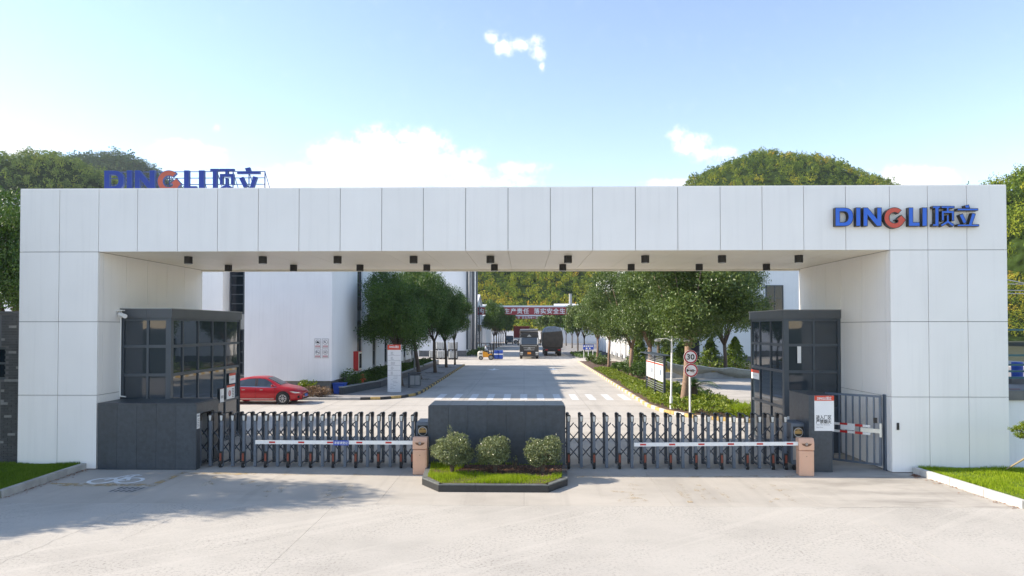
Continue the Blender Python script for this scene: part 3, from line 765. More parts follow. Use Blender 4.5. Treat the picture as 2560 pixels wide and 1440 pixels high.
# white conduit down the booth edge and the camera above it
cd = MB(); cd.tube([(XL + .03, FY - .05, 2.0), (XL + .03, FY - .05, 4.55)], .022, 8).tube([(XL + .03, FY - .05, 2.02), (XL + .22, FY - .07, 2.0)], .02, 8)
cd.build('conduit', 'white', bl)
sc_ = thing('security_camera', 'white bullet security camera on the corner of the guard booth roof', 'security camera', (XL + .05, FY - .06, 4.5))
MB().box(XL + .0, XL + .07, FY - .12, FY - .055, 4.42, 4.66).build('bracket', 'white', sc_)
MB().tube([(XL + .05, FY - .1, 4.62), (XL + .1, FY - .24, 4.56)], .02).build('arm', 'white', sc_)
MB().tube([(XL + .08, FY - .2, 4.53), (XL + .34, FY - .34, 4.46)], .065, 14).tube([(XL + .34, FY - .34, 4.46), (XL + .355, FY - .35, 4.455)], .05, 14).build('barrel', 'white', sc_)
MB().box(XL + .0, XL + .2, FY - .26, FY - .12, 4.63, 4.66).build('sunshade', 'white', sc_)

# ------------------------------------------------------------------ charcoal stone housings
def stone_front(parent, xs, y, z1, t=.03):
    for a, b in zip(xs, xs[1:]): MB().box(a + .0025, b - .0025, y, y + t, .01, z1).build('stone_panel', 'stone', parent)
gh = thing('gate_housing', 'charcoal stone housing that the long folding gate runs into', 'gate housing', (-10.8, D + .7, 0))
hx0, hx1 = P(243, 1090, D).x + .02, P(489, 1090, D).x
hy0, hy1, hz = D - .02, D + 1.42, 1.93
xs = [hx0 + (hx1 - hx0) * k / 5 for k in range(6)]
stone_front(gh, xs, hy0, hz - .034)
MB().box(hx0, hx1, hy0 + .032, hy0 + .22, 0, hz - .04).build('front_wall', 'stonelight', gh)
MB().box(hx0, hx1, hy1 - .14, hy1, 0, hz - .04).build('back_wall', 'whitesign', gh)
for a, b in zip(xs, xs[1:]): MB().box(a + .0025, b - .0025, hy0 - .004, hy1, hz - .03, hz).build('top_slab', 'stone', gh)
MB().box(hx0 + .01, hx1 - .01, hy0 + .04, hy1 - .02, hz - .2, hz - .032).build('lintel', 'stone', gh)
MB().box(hx1 + .002, hx1 + .03, hy0, hy0 + .24, .01, hz - .034).build('end_panel', 'stone', gh)
MB().box(hx1 + .002, hx1 + .03, hy1 - .3, hy1, .01, hz - .034).build('end_panel', 'stone', gh)
MB().box(hx1 + .002, hx1 + .03, hy0 + .242, hy1 - .302, hz - .32, hz - .034).build('end_panel', 'stone', gh)
pn = thing('paper_notice', 'white paper notice taped to the end of the stone gate housing', 'notice', (hx1 + .03, hy0 + .1, 1.3))
MB().box(hx1 + .031, hx1 + .036, hy0 + .02, hy0 + .2, 1.18, 1.62).build('sheet', 'whitesign', pn)
mb = MB()
for k in range(5): mb.box(hx1 + .0365, hx1 + .038, hy0 + .05, hy0 + .17, 1.25 + .05 * k, 1.27 + .05 * k)
mb.box(hx1 + .0365, hx1 + .038, hy0 + .04, hy0 + .18, 1.53, 1.58).build('lettering', 'greyink', pn)

blk = thing('stone_block', 'long charcoal stone block behind three round bushes between the gates', 'stone block', (0, D + .5, 0))
bx0, bx1 = P(1073, 1080, D).x, P(1411, 1080, D).x
by1, bz = D + 1.22, 1.89
xs = [bx0 + (bx1 - bx0) * k / 7 for k in range(8)]
stone_front(blk, xs, D, bz - .032)
MB().box(bx0, bx1, D + .032, by1 - .03, 0, bz - .035).build('block_core', 'stonelight', blk)
for a, b in zip(xs, xs[1:]):
    MB().box(a + .0025, b - .0025, D - .004, by1 + .004, bz - .03, bz).build('top_slab', 'stone', blk)
    MB().box(a + .0025, b - .0025, by1 - .028, by1, .01, bz - .034).build('stone_panel', 'stone', blk)
for x0, x1 in ((bx0 - .03, bx0 - .002), (bx1 + .002, bx1 + .03)):
    for a, b in ((D, D + .6), (D + .604, by1)): MB().box(x0, x1, a, b, .01, bz - .034).build('stone_panel', 'stone', blk)

# planter in front of the block
pl = thing('planter', 'low black stone planter with clipped corners in front of the stone block', 'planter', (0, 18.4, 0))
A = [gq((1055, 1212)), gq((1097, 1229)), gq((1371, 1230)), gq((1419, 1214))]
A = [(A[0][0], A[0][1]), (A[1][0], 17.33), (A[2][0], 17.33), (A[3][0], A[3][1])]
lft, rgt = (bx0 - .06, D - .02), (bx1 + .06, D - .02)
outer = [(lft[0], lft[1]), A[0], A[1], A[2], A[3], (rgt[0], rgt[1])]
def border(p, q, w, z0, z1, name, mat):
    """stone laid along p-q, its outer side on that line, thickness going to the left of p->q"""
    p, q = Vector((*p, 0)), Vector((*q, 0)); d = (q - p).normalized(); n = Vector((-d.y, d.x, 0))
    mb = MB(); o = d * .003
    pts = [p + o, q - o, q - o + n * w, p + o + n * w]
    mb.prism([(v.x, v.y) for v in pts], z0, z1, 'z'); return mb.build(name, mat, pl)
for p, q in zip(outer, outer[1:]):
    n = max(1, round((Vector(p) - Vector(q)).length / 1.1))
    for k in range(n):
        a = Vector(p).lerp(Vector(q), k / n); b = Vector(p).lerp(Vector(q), (k + 1) / n)
        border(a, b, .06, .005, .165, 'border_stone', 'stonedark')
        border(a, b, .22, .168, .195, 'coping_stone', 'copingstone')
bed = [(lft[0] + .12, lft[1]), (A[0][0] + .15, A[0][1] + .05), (A[1][0] + .06, 17.43), (A[2][0] - .06, 17.43), (A[3][0] - .15, A[3][1] + .05), (rgt[0] - .12, rgt[1])]
MB().prism(bed, .01, .2, 'z').build('soil', 'soil', pl)
lens_ = [(-1.7, 19.3), (-1.95, 18.75), (-.9, 18.35), (.5, 18.2), (1.2, 18.55), (1.25, 19.78), (-1.7, 19.78)]
blades('planter_grass', bed, .19, 26000, .13, .012, 'grass', holes=[lens_])
# dead leaves on the soil
n = 900
x, y = rng.uniform(-2.0, 1.5, n), rng.uniform(18.2, 19.75, n)
ok = inpoly(x, y, lens_); x, y = x[ok], y[ok]; n = len(x)
t = rng.uniform(0, 6.28, n); s = rng.uniform(.02, .045, n); zz = rng.uniform(.203, .225, n)
v = np.stack([np.stack([x + np.cos(t + k * 1.571) * s * (1, .5, 1, .5)[k], y + np.sin(t + k * 1.571) * s * (1, .5, 1, .5)[k], zz + rng.uniform(0, .02, n)], 1) for k in range(4)], 1).reshape(-1, 3)
tag(mesh_np('dead_leaves', v, np.arange(n * 4).reshape(-1, 4), 'litter'), kind='stuff')
def litter_along(pts, side, n, seed):
    r = np.random.default_rng(seed); q = r.uniform(0, len(pts) - 1.001, n); i = q.astype(int); f = q - i; A_ = np.array(pts)
    x, y = (A_[i] + (A_[i + 1] - A_[i]) * f[:, None]).T; d = .09 + np.abs(r.normal(0, .16, n)); x = x + side[0] * d; y = y + side[1] * d
    t = r.uniform(0, 6.28, n); s = r.uniform(.015, .04, n)
    v = np.stack([np.stack([x + np.cos(t + k * 1.571) * s * (1, .5, 1, .5)[k], y + np.sin(t + k * 1.571) * s * (1, .5, 1, .5)[k], .004 + r.uniform(0, .02, n)], 1) for k in range(4)], 1).reshape(-1, 3)
    tag(mesh_np('dead_leaves', v, np.arange(n * 4).reshape(-1, 4), 'litter'), kind='stuff')
litter_along(lk[:3], (.7, -.7), 150, 1); litter_along(rk[:3], (-.7, -.7), 220, 2)

# ------------------------------------------------------------------ sign pillar, pedestrian gate
sp = thing('sign_pillar', 'dark stone pillar carrying a white no fire sign beside the walk-in gate', 'sign pillar', (8.57, 20.6, 0))
px0, px1 = P(2022.5, 1080, 19.9).x, P(2081, 1080, 19.9).x
MB().box(px0 + .03, px1 - .03, 19.93, 21.33, 0, 2.16).build('pillar_core', 'stonelight', sp)
MB().box(px0, px1, 19.9, 19.928, .01, 2.16).build('stone_panel', 'stone', sp)
for a, b in ((19.93, 20.63), (20.633, 21.35)):
    MB().box(px0, px0 + .028, a, b, .01, 2.16).build('stone_panel', 'stone', sp)
    MB().box(px1 - .028, px1, a, b, .01, 2.16).build('stone_panel', 'stone', sp)
MB().box(px0 - .004, px1 + .004, 19.896, 21.36, 2.163, 2.195).build('top_slab', 'stone', sp)
sb = MB().box(P(2028, 1, 19.9).x, P(2076, 1, 19.9).x, 19.885, 19.899, P(2050, 1077, 19.9).z, P(2050, 989, 19.9).z).build('sign_board', 'whitesign', sp)
xa, xb = P(2028, 1, 19.9).x, P(2076, 1, 19.9).x; zt = P(2050, 989, 19.9).z; zb_ = P(2050, 1077, 19.9).z; xm = (xa + xb) / 2
MB().box(xa, xb, 19.880, 19.8845, zt - .145, zt).build('header', 'signred', sb)
text('DINGLI顶立', .1, (xm - .0, 19.8785, zt - .075), 'whitesign', 'header_lettering', sb, off=.02, width=.40)
text('进入厂区', .13, (xm - .02, 19.8825, P(2050, 1043, 19.9).z), 'ink', 'lettering', sb, off=.012, width=.43)
text('严禁烟火', .13, (xm - .02, 19.8825, P(2050, 1053.5, 19.9).z), 'ink', 'lettering', sb, off=.012, width=.43)
text('Into the factory.', .05, (xm - .03, 19.8825, P(2050, 1062, 19.9).z), 'greyink', 'lettering', sb, width=.38)
text('No Fire.', .05, (xm - .13, 19.8825, P(2050, 1068, 19.9).z), 'greyink', 'lettering', sb, width=.19)

pg = thing('pedestrian_gate', 'slate barred walk-in gate half open beside the sign pillar', 'gate', (10.4, 20.2, 0))
MB().box(10.385, 10.525, 20.12, 20.26, 0, 2.19).build('gate_post', 'gatem', pg, bevel=.008)
Tg = Matrix.Translation((10.34, 20.24, 0)) @ Matrix.Rotation(R(180 - 41), 4, 'Z')   # leaf swings back to the left
LW = 1.55
lf = MB(Tg).box(0, .06, -.03, .03, .12, 2.15).box(LW - .06, LW, -.03, .03, .12, 2.15).box(.06, LW - .06, -.028, .028, 2.09, 2.15).box(.06, LW - .06, -.028, .028, .12, .18)
lf.build('gate_frame', 'gatem', pg)
for k in range(7): MB(Tg).box(.06 + (LW - .12) * (k + .72) / 7.5 - .022, .06 + (LW - .12) * (k + .72) / 7.5 + .022, -.02, .02, .18, 2.09).build('gate_bar', 'gatem', pg)
MB(Tg).box(.1, .2, .03, .06, 1.35, 1.5).build('latch', 'black', pg)
pb = MB(Tg).box(.02, .55, .035, .05, 1.06, 1.18).build('push_bar', 'cream', pg)
MB(Tg).box(-.02, .04, .032, .06, .95, 1.35).build('bar_plate', 'cream', pb)
for zb2 in (1.02, 1.24):
    for k in range(6): MB(Tg).box(.28 + .21 * k, .28 + .21 * (k + 1) - .002, .034, .058, zb2 - .035, zb2 + .035).build('stripe', 'red' if k % 2 else 'white', pb)
MB(Tg).box(.7, 1.1, .06, .066, 1.08, 1.22).build('gate_notice', 'whitesign', pb)
lb = thing('card_reader', 'small black card reader box on the white column by the gate post', 'card reader', (XR + .0, 20.0, 1.3))
MB().box(XR + .14, XR + .2, D - .03, D, 1.22, 1.42).build('body', 'black', lb)

# ------------------------------------------------------------------ retractable gates
def fold_gate(label, xs, head_x, head_first, loc):
    g = thing('folding_gate', label, 'folding gate', (xs[0], 20.55, 0), 'retractable gates across the drive')
    yf, yr_ = 20.3, 20.92
    pm_, rm = {}, {}
    for i, x in enumerate(xs):
        # front post, the lamp on it, the rear post and the arched handle joining them
        if i == 0:
            p = MB().box(x - .04, x + .04, yf - .045, yf + .045, .03, 1.36).build('post', 'gatem', g)
            MB().prism([(x - .045, 1.36), (x + .045, 1.36), (x + .055, 1.54), (x + .03, 1.565), (x - .03, 1.565), (x - .055, 1.54)], yf - .055, yf + .055).build('lamp_hood', 'black', p)
            MB().prism([(x - .026, 1.375), (x + .026, 1.375), (x + .04, 1.525), (x - .04, 1.525)], yf - .062, yf - .056).build('lamp', 'lens', p)
            q = MB().box(x - .04, x + .04, yr_ - .045, yr_ + .045, .03, 1.42).build('post', 'brace', g)
            MB().prism([(x - .045, 1.42), (x + .045, 1.42), (x + .05, 1.54), (x + .02, 1.565), (x - .02, 1.565), (x - .05, 1.54)], yr_ - .055, yr_ + .055).build('lamp_hood', 'black', q)
            h = MB().tube([(x, yf + .05, 1.50), (x, yf + .16, 1.555), (x, yf + .31, 1.575), (x, yr_ - .16, 1.555), (x, yr_ - .05, 1.50)], .018, 8).build('handle', 'black', g)
            r = MB().box(x - .03, x + .03, yf + .045, yr_ - .045, .1, .14).build('base_rail', 'brace', g)
            proto = [p, q, h, r]
        else:
            for o in proto:
                c = o.copy(); COL.objects.link(c); c.parent = g; c.location = (x - xs[0], 0, 0)
                for k in o.children:
                    e = k.copy(); COL.objects.link(e); e.parent = c
        if (i + (0 if head_first else 1)) % 2 == 1 or i >= len(xs) - 1:
            # boot with reflector and caster under every other post
            bt = MB().box(x - .042, x + .042, yf - .10, yf - .046, .12, .47).build('boot', 'black', g)
            MB().box(x - .028, x + .028, yf - .106, yf - .1005, .2, .42).build('reflector', 'orange', bt)
            wh = MB().lathe((x, yf - .08, .075), [(.03, -.04), (.072, -.032), (.072, .032), (.03, .04)], 14, 'x').build('wheel', 'rubber', g)
            MB().lathe((x, yf - .08, .075), [(.001, .046), (.036, .041)], 12, 'x').lathe((x, yf - .08, .075), [(.036, -.041), (.001, -.046)], 12, 'x').build('hub', 'silver', wh)
    # scissor braces: long bars falling both ways from each bay
    sp_ = (xs[-1] - xs[0]) / (len(xs) - 1); ym = (yf + yr_) / 2
    top, bot = 1.27, .24; run = sp_ * 2.4
    for i in range(-2, len(xs) + 1):
        xm_ = xs[0] + sp_ * (i + .5)
        for sgn, off in ((1, -.16), (-1, .16)):
            xa, za, xb_, zb3 = xm_, top, xm_ + sgn * run, bot
            lo, hi = xs[0] - sp_ * .4, xs[-1] + sp_ * .4
            def at(x): return za + (zb3 - za) * (x - xm_) / (xb_ - xm_)
            p, q = sorted((xa, xb_)); p2, q2 = max(p, lo), min(q, hi)
            if q2 - p2 < .15: continue
            MB().bar((p2, ym + off, at(p2)), (q2, ym + off, at(q2)), .03, .03).build('brace', 'brace', g)
    # drive head with its emblem
    hx = head_x
    hd = MB().box(hx - .19, hx + .19, yf - .12, yr_ + .05, .16, 1.36).build('drive_head', 'gatem', g, bevel=.015)
    MB().box(hx - .15, hx + .15, yf - .126, yf - .1205, .92, 1.26).build('display', 'ink', hd)
    MB().disc((hx, yf - .128, 1.09), .135, (0, -1, 0), 26, .115).build('emblem_ring', 'silver', hd)
    MB().box(hx - .11, hx + .11, yf - .1295, yf - .127, 1.05, 1.14).build('emblem_band', 'gold', hd)
    MB().poly([(hx - .08, yf - .128, 1.17), (hx, yf - .128, 1.145), (hx + .08, yf - .128, 1.17), (hx, yf - .128, 1.19)]).build('emblem_wings', 'gold', hd)
    MB().box(hx - .16, hx + .16, yf - .126, yf - .1205, .3, .8).build('skirt', 'silver', hd)
    for x in (hx - .12, hx + .12):
        MB().lathe((x, yf - .1, .075), [(.03, -.04), (.072, -.032), (.072, .032), (.03, .04)], 14, 'x').build('wheel', 'rubber', g)
    return g
gl0, gl1 = P(527, 1100, 20.3).x, P(1032, 1100, 20.3).x
fold_gate('longer slate folding gate drawn out from the stone housing to the bushes', [gl0 + (gl1 - gl0) * k / 18 for k in range(-1, 19)], P(1058, 1100, 20.3).x, False, 0)
gr0, gr1 = P(1421.5, 1100, 20.3).x, P(1962, 1100, 20.3).x
fold_gate('slate folding gate drawn out between the stone block and the sign pillar', [gr0 + (gr1 - gr0) * k / 17 for k in range(18)], P(1992, 1100, 20.3).x, False, 0)

# ------------------------------------------------------------------ boom barriers
def boom(label, cx, cy, rz, armlen, tilt, signed, patches):
    b = thing('boom_barrier', label, 'boom barrier', (0, 0, 0), 'boom barriers in front of the folding gates')
    MB().prism([(-.2, -.15), (.2, -.15), (.2, .16), (-.2, .16)], 0.0, .70, 'z').build('cabinet', 'tan', b, bevel=.018)
    MB().box(-.15, .15, -.157, -.1505, .1, .62).build('door', 'tan', b, bevel=.002)
    MB().disc((0, -.1585, .55), .012, (0, -1, 0), 10).build('keyhole', 'tand', b)
    T = None
    hood = MB(T); prof = [(-.155, .712), (.165, .712), (.165, 1.02), (.05, 1.045), (-.10, 1.045), (-.155, .93)]
    hood.prism(prof, -.205, .205, 'x'); hood.build('hood', 'tan', b, bevel=.012)
    e = MB().disc((0, -.166, .885), .042, (0, -1, 0), 18).build('emblem', 'tand', b)
    MB().poly([(-.035, -.163, .90), (-.14, -.163, .90), (-.10, -.163, .85), (-.03, -.163, .82), (.03, -.163, .82), (.10, -.163, .85), (.14, -.163, .90), (.035, -.163, .90)]).build('wings', 'tand', e)
    MB().disc((0, -.1685, .885), .034, (0, -1, 0), 18, .02).build('ring', 'silver', e)
    MB().disc((0, -.1685, .885), .012, (0, -1, 0), 12).build('boss', 'silver', e)
    Ta = Matrix.Translation((-.2, -.06, .885)) @ Matrix.Rotation(-tilt, 4, 'Y')
    arm = MB(Ta).box(-armlen, .0, -.02, .02, -.052, .052).build('arm', 'white', b)
    for s in patches:
        x = -armlen + s * armlen
        MB(Ta).box(x - .085, x + .085, -.0235, -.0205, -.024, .024).build('red_patch', 'red', arm)
    if signed:
        x = -armlen * .455
        sg = MB(Ta).box(x - .215, x + .215, -.036, -.024, -.078, .06).build('arm_sign', 'signblue', arm)
        text('来客请登记', .085, (x, -.0375, -.008), 'whitesign', 'lettering', sg, off=.015, width=.38, T=Ta)
    b.location = (cx, cy, 0); b.rotation_euler = (0, 0, rz)
    return b
boom('tan boom barrier with a blue visitor sign on its lowered striped arm', P(1052, 1100, 19.5).x, 19.47, 0, P(1034, 1, 19.4).x - P(644, 1, 19.4).x, 0.0, True, [.107, .292, .475, .66, .845])
boom('tan boom barrier with a scuffed hood and a drooping striped arm', P(2013, 1100, 19.5).x, 19.52, R(-5), P(1990, 1, 19.4).x - P(1587, 1, 19.4).x, R(1.4), False, [.055, .235, .415, .595, .77, .95])
# ------------------------------------------------------------------ foliage
def leaf_quads(c, size, rng, up=.3, aspect=.5):
    """diamond leaves at the points c"""
    n = len(c)
    d = rng.normal(size=(n, 3)); d[:, 2] += up; d /= np.linalg.norm(d, axis=1, keepdims=True) + 1e-9
    e = rng.normal(size=(n, 3)); e -= d * (e * d).sum(1, keepdims=True); e /= np.linalg.norm(e, axis=1, keepdims=True) + 1e-9
    s = (size * rng.uniform(.65, 1.35, n))[:, None]
    nrm = np.cross(d, e)
    mid = c + nrm * s * .12
    v = np.stack([c - d * s, mid + e * s * aspect, c + d * s, mid - e * s * aspect], 1).reshape(-1, 3)
    return v, np.arange(n * 4).reshape(-1, 4)
def shell_quads(c, size, rng, rough=.55, aspect=.62):
    """leaf sprays lying along the outside of a unit crown, so that light models its dome"""
    n = len(c); nr = c / (np.linalg.norm(c, axis=1, keepdims=True) + 1e-9) + np.array([0, 0, .25]) + rng.normal(size=(n, 3)) * rough
    nr /= np.linalg.norm(nr, axis=1, keepdims=True)
    d = rng.normal(size=(n, 3)); d -= nr * (d * nr).sum(1, keepdims=True); d /= np.linalg.norm(d, axis=1, keepdims=True); e = np.cross(nr, d)
    s = (size * rng.uniform(.65, 1.35, n))[:, None]
    return np.stack([c - d * s, c + e * s * aspect, c + d * s, c - e * s * aspect], 1).reshape(-1, 3)
def crown_points(rng, blobs, nclump, per, spread, squash=.75, inner=.25):
    """leaf positions: clumps sit on the surface of many small lobes, with gaps between"""
    pts = []
    w = np.array([b[3] ** 2 for b in blobs]); w = w / w.sum()
    which = rng.choice(len(blobs), nclump, p=w)
    d = rng.normal(size=(nclump, 3)); d /= np.linalg.norm(d, axis=1, keepdims=True)
    rad = np.where(rng.random(nclump) < inner, rng.uniform(.3, .9, nclump), rng.uniform(.86, 1.08, nclump))
    B = np.array(blobs)[which]
    c = B[:, :3] + d * (B[:, 3] * rad)[:, None] * np.array([1, 1, squash])
    c = np.repeat(c, per, 0) + rng.normal(size=(nclump * per, 3)) * spread * np.array([1, 1, .7])
    return c
def unit_crown(seed, nlobe, nclump, per, leaf, spread=.075):
    r = np.random.default_rng(seed)
    blobs = [(0, 0, 0, .54)]
    for k in range(nlobe):
        t = r.uniform(0, 6.283); z = r.uniform(-.72, .8); q = math.sqrt(max(0, 1 - z * z)) * r.uniform(.5, .88)
        blobs.append((q * math.cos(t), q * math.sin(t), z * .84, r.uniform(.16, .40)))
    c = crown_points(r, blobs, nclump, per, spread)
    return leaf_quads(c, np.full(len(c), leaf), r)
def mesh_only(name, vf, mat):
    v, f = vf
    ob = mesh_np(name, v, f, mat); me = ob.data; bpy.data.objects.remove(ob); return me
CROWN = {}
for mt in ('leafA', 'leafB'):
    CROWN[mt, 'big'] = [mesh_only('crown', unit_crown(11 + k + len(mt) * 3 + (9 if mt == 'leafB' else 0), 26, 2500, 22, .0215), mt) for k in range(2)]
    CROWN[mt, 'mid'] = [mesh_only('crown', unit_crown(31 + k + (9 if mt == 'leafB' else 0), 20, 1200, 15, .036), mt) for k in range(2)]
    CROWN[mt, 'far'] = [mesh_only('crown', unit_crown(51 + k + (9 if mt == 'leafB' else 0), 14, 300, 9, .085), mt) for k in range(2)]
for mt in ('leafC',): CROWN[mt, 'mid'] = [mesh_only('crown', unit_crown(71, 16, 420, 12, .06), mt)]
tree_n = [0]
def tree(x, y, z0, zc, rx, rz, label, kind='big', mt='leafA', group=None, tr=.14, lean=(0, 0), fork=None, bark='bark', name='street_tree'):
    """street tree: zc crown centre height, rx/rz crown radii, fork height of the first limbs"""
    k = tree_n[0]; tree_n[0] += 1
    t = thing(name, label, 'tree', (x, y, z0), group)
    r = random.Random(100 + k)
    fork = fork if fork is not None else zc - rz * .85 - z0
    tip = Vector((x + lean[0], y + lean[1], z0 + fork))
    tb = MB()
    n = 10 if kind == 'big' else 7
    b0 = Vector((x, y, z0 - .05))
    pts = [b0, b0.lerp(tip, .12), b0.lerp(tip, .5) + Vector((r.uniform(-.05, .05), r.uniform(-.05, .05), 0)), tip]
    tb.tube(pts, [tr * 1.35, tr * 1.08, tr * .92, tr * .82], n)
    cc = Vector((x + lean[0] * 1.6, y + lean[1] * 1.6, zc))
    for j in range(7 if kind != 'far' else 3):
        a = 6.283 * (j + r.random() * .6) / (7 if kind != 'far' else 3); q = r.uniform(.45, .75)
        e = cc + Vector((math.cos(a) * rx * q, math.sin(a) * rx * q, r.uniform(-.25, .55) * rz))
        m = tip.lerp(e, .45) + Vector((0, 0, -.12 * rz * r.random()))
        tb.tube([tip - Vector((0, 0, .08)), m, e], [tr * .55, tr * .32, tr * .08], 6)
    tb.build('trunk', bark, t, smooth=True)
    me = CROWN[mt, kind][k % len(CROWN[mt, kind])]
    c = bpy.data.objects.new('crown', me); COL.objects.link(c); c.parent = t
    c.location = (cc.x - x, cc.y - y, zc - z0); c.scale = (rx, rx, rz); c.rotation_euler = (0, 0, r.uniform(0, 6.28))
    return t
GL = 'street trees on the shaded pavement'
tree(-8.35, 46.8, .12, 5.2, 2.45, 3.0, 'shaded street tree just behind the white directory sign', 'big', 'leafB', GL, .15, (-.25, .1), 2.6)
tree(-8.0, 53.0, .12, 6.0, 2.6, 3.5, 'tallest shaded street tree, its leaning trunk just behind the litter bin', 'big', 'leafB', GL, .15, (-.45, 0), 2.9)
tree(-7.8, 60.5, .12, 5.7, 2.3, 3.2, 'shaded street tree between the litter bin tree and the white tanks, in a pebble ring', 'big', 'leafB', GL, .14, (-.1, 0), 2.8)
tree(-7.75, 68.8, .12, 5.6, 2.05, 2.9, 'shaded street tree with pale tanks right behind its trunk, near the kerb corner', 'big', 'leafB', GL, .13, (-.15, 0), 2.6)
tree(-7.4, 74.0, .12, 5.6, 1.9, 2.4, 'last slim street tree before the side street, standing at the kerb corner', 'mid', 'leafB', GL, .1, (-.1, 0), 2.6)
GF = 'dark trees lining the far side of the drive'
for i, (u, y) in enumerate([(1240, 128), (1246, 137), (1252, 146), (1257, 155), (1262, 165), (1267, 176)]):
    x = P(u, 870, y).x
    tree(x - .4, y, 0, 6.1 + (.3 if i == 0 else 0), 2.5, 3.1, ['round dark tree in front of the red banner end, above the forklift', 'second dark tree in the far row behind the forklift', 'third dark tree in the far row behind the forklift',
         'fourth dark tree in the far row behind the forklift', 'fifth dark tree in the far row behind the forklift', 'farthest dark tree in the row behind the forklift'][i], 'mid' if i < 2 else 'far', 'leafB', GF, .12, (0, 0), 2.4)
GR = 'sunlit street trees in the planted bed'
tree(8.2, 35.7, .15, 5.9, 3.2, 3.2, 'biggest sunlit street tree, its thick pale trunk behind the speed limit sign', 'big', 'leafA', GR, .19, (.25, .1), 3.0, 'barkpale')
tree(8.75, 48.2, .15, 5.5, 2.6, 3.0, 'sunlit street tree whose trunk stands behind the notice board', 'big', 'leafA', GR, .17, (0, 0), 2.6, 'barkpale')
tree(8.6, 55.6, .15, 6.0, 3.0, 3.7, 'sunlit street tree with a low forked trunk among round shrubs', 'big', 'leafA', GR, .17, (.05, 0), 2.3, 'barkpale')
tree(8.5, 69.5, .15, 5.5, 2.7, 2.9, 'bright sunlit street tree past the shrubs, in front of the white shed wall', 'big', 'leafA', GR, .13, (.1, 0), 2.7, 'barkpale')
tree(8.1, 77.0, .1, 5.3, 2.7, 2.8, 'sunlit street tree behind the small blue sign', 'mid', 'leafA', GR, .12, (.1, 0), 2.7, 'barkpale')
tree(16.6, 57.2, .1, 6.6, 3.3, 3.6, 'dark branching tree in front of the blue-white wall, behind the netting', 'big', 'leafA', GR, .17, (-.1, 0), 2.6, 'bark')
tree(12.3, 63.0, .1, 7.2, 3.0, 3.2, 'tall tree crown behind the big sunlit tree, before the white building', 'big', 'leafA', GR, .17, (-.1, 0), 2.9, 'bark')
GQ = 'trees behind the tarpaulin truck'
for i, (x, y, mt) in enumerate([(9.4, 108, 'leafA'), (9.5, 122, 'leafA'), (9.6, 138, 'leafB'), (9.4, 154, 'leafA'), (9.0, 172, 'leafA'), (6.9, 146, 'leafA'), (6.2, 166, 'leafA'), (4.6, 186, 'leafA')]):
    tree(x, y, 0, 5.7, 2.5, 2.9, ['tree directly behind the blue sign past the side street', 'second tree along the drive behind the tarpaulin truck', 'third tree along the drive behind the tarpaulin truck',
         'fourth tree along the drive behind the tarpaulin truck', 'fifth tree along the drive behind the tarpaulin truck', 'bright tree showing just above the tarpaulin truck', 'paler tree behind the bright one above the tarpaulin truck', 'farthest bright tree under the smaller red banner, by the end wall'][i], 'mid' if i < 2 else 'far', mt, GQ, .12, (0, 0), 2.4)
# the dark tree behind the brick building, and the trees across the lawn that shade the forecourt
tree(-22.6, 30.0, 0, 7.0, 2.6, 3.4, 'large dark broadleaf tree rising behind the grey brick building', 'big', 'leafB', None, .22, (0, 0), 3.2, name='broadleaf_tree')
tree(-20.8, 18.2, 0, 7.0, 3.2, 3.9, 'broadleaf tree on the lawn that shades the bicycle bay', 'big', 'leafB', None, .2, (0, 0), 2.5, name='broadleaf_tree')
tree(-20.6, 15.9, 0, 4.6, 2.6, 3.0, 'lower broadleaf tree on the lawn near the street', 'big', 'leafB', None, .2, (0, 0), 1.8, name='broadleaf_tree')

# round camellia bushes in the planter
for i, (u, zc, rx, rz, lab) in enumerate([(1131, .80, .57, .47, 'round bush beside the tan barrier box, with one tall shoot'), (1238, .79, .53, .45, 'round bush in the middle of the black planter'), (1356, .79, .56, .45, 'round bush at the planter end nearest the shorter folding gate')]):
    x = P(u, 1130, 18.75).x; y = 18.75
    t = thing('bush', lab, 'bush', (x, y, .2), 'round bushes in the black planter')
    r = np.random.default_rng(200 + i)
    tb = MB()
    for k in range(9):
        a = 6.283 * k / 9 + r.uniform(-.2, .2); q = r.uniform(.25, .8)
        m = Vector((x + math.cos(a) * .06, y + math.sin(a) * .06, .38))
        tb.tube([(x + .02 * math.cos(a), y + .02 * math.sin(a), .17), m, (x + math.cos(a) * rx * q, y + math.sin(a) * rx * q, zc + r.uniform(-.15, .2))], [.022, .014, .005], 5)
    tb.build('stem', 'bark', t)
    blobs = [(0, 0, 0, .74)] + [(math.cos(a) * .64 * s, math.sin(a) * .64 * s, zz, r.uniform(.28, .44)) for a, s, zz in zip(r.uniform(0, 6.28, 22), r.uniform(.5, 1.05, 22), r.uniform(-.5, .55, 22))]
    c = crown_points(r, blobs, 2300, 6, .055, .95, .15)
    if i == 0: c = np.vstack([c, np.array([-.12, 0, 1.08]) + r.normal(size=(40, 3)) * [.06, .06, .16]])
    c = c * np.array([rx, rx, rz]) + np.array([x, y, zc])
    v, f = leaf_quads(c, np.full(len(c), .0205), r, .5, .55)
    mesh_np('foliage', v, f, 'leafD', t)
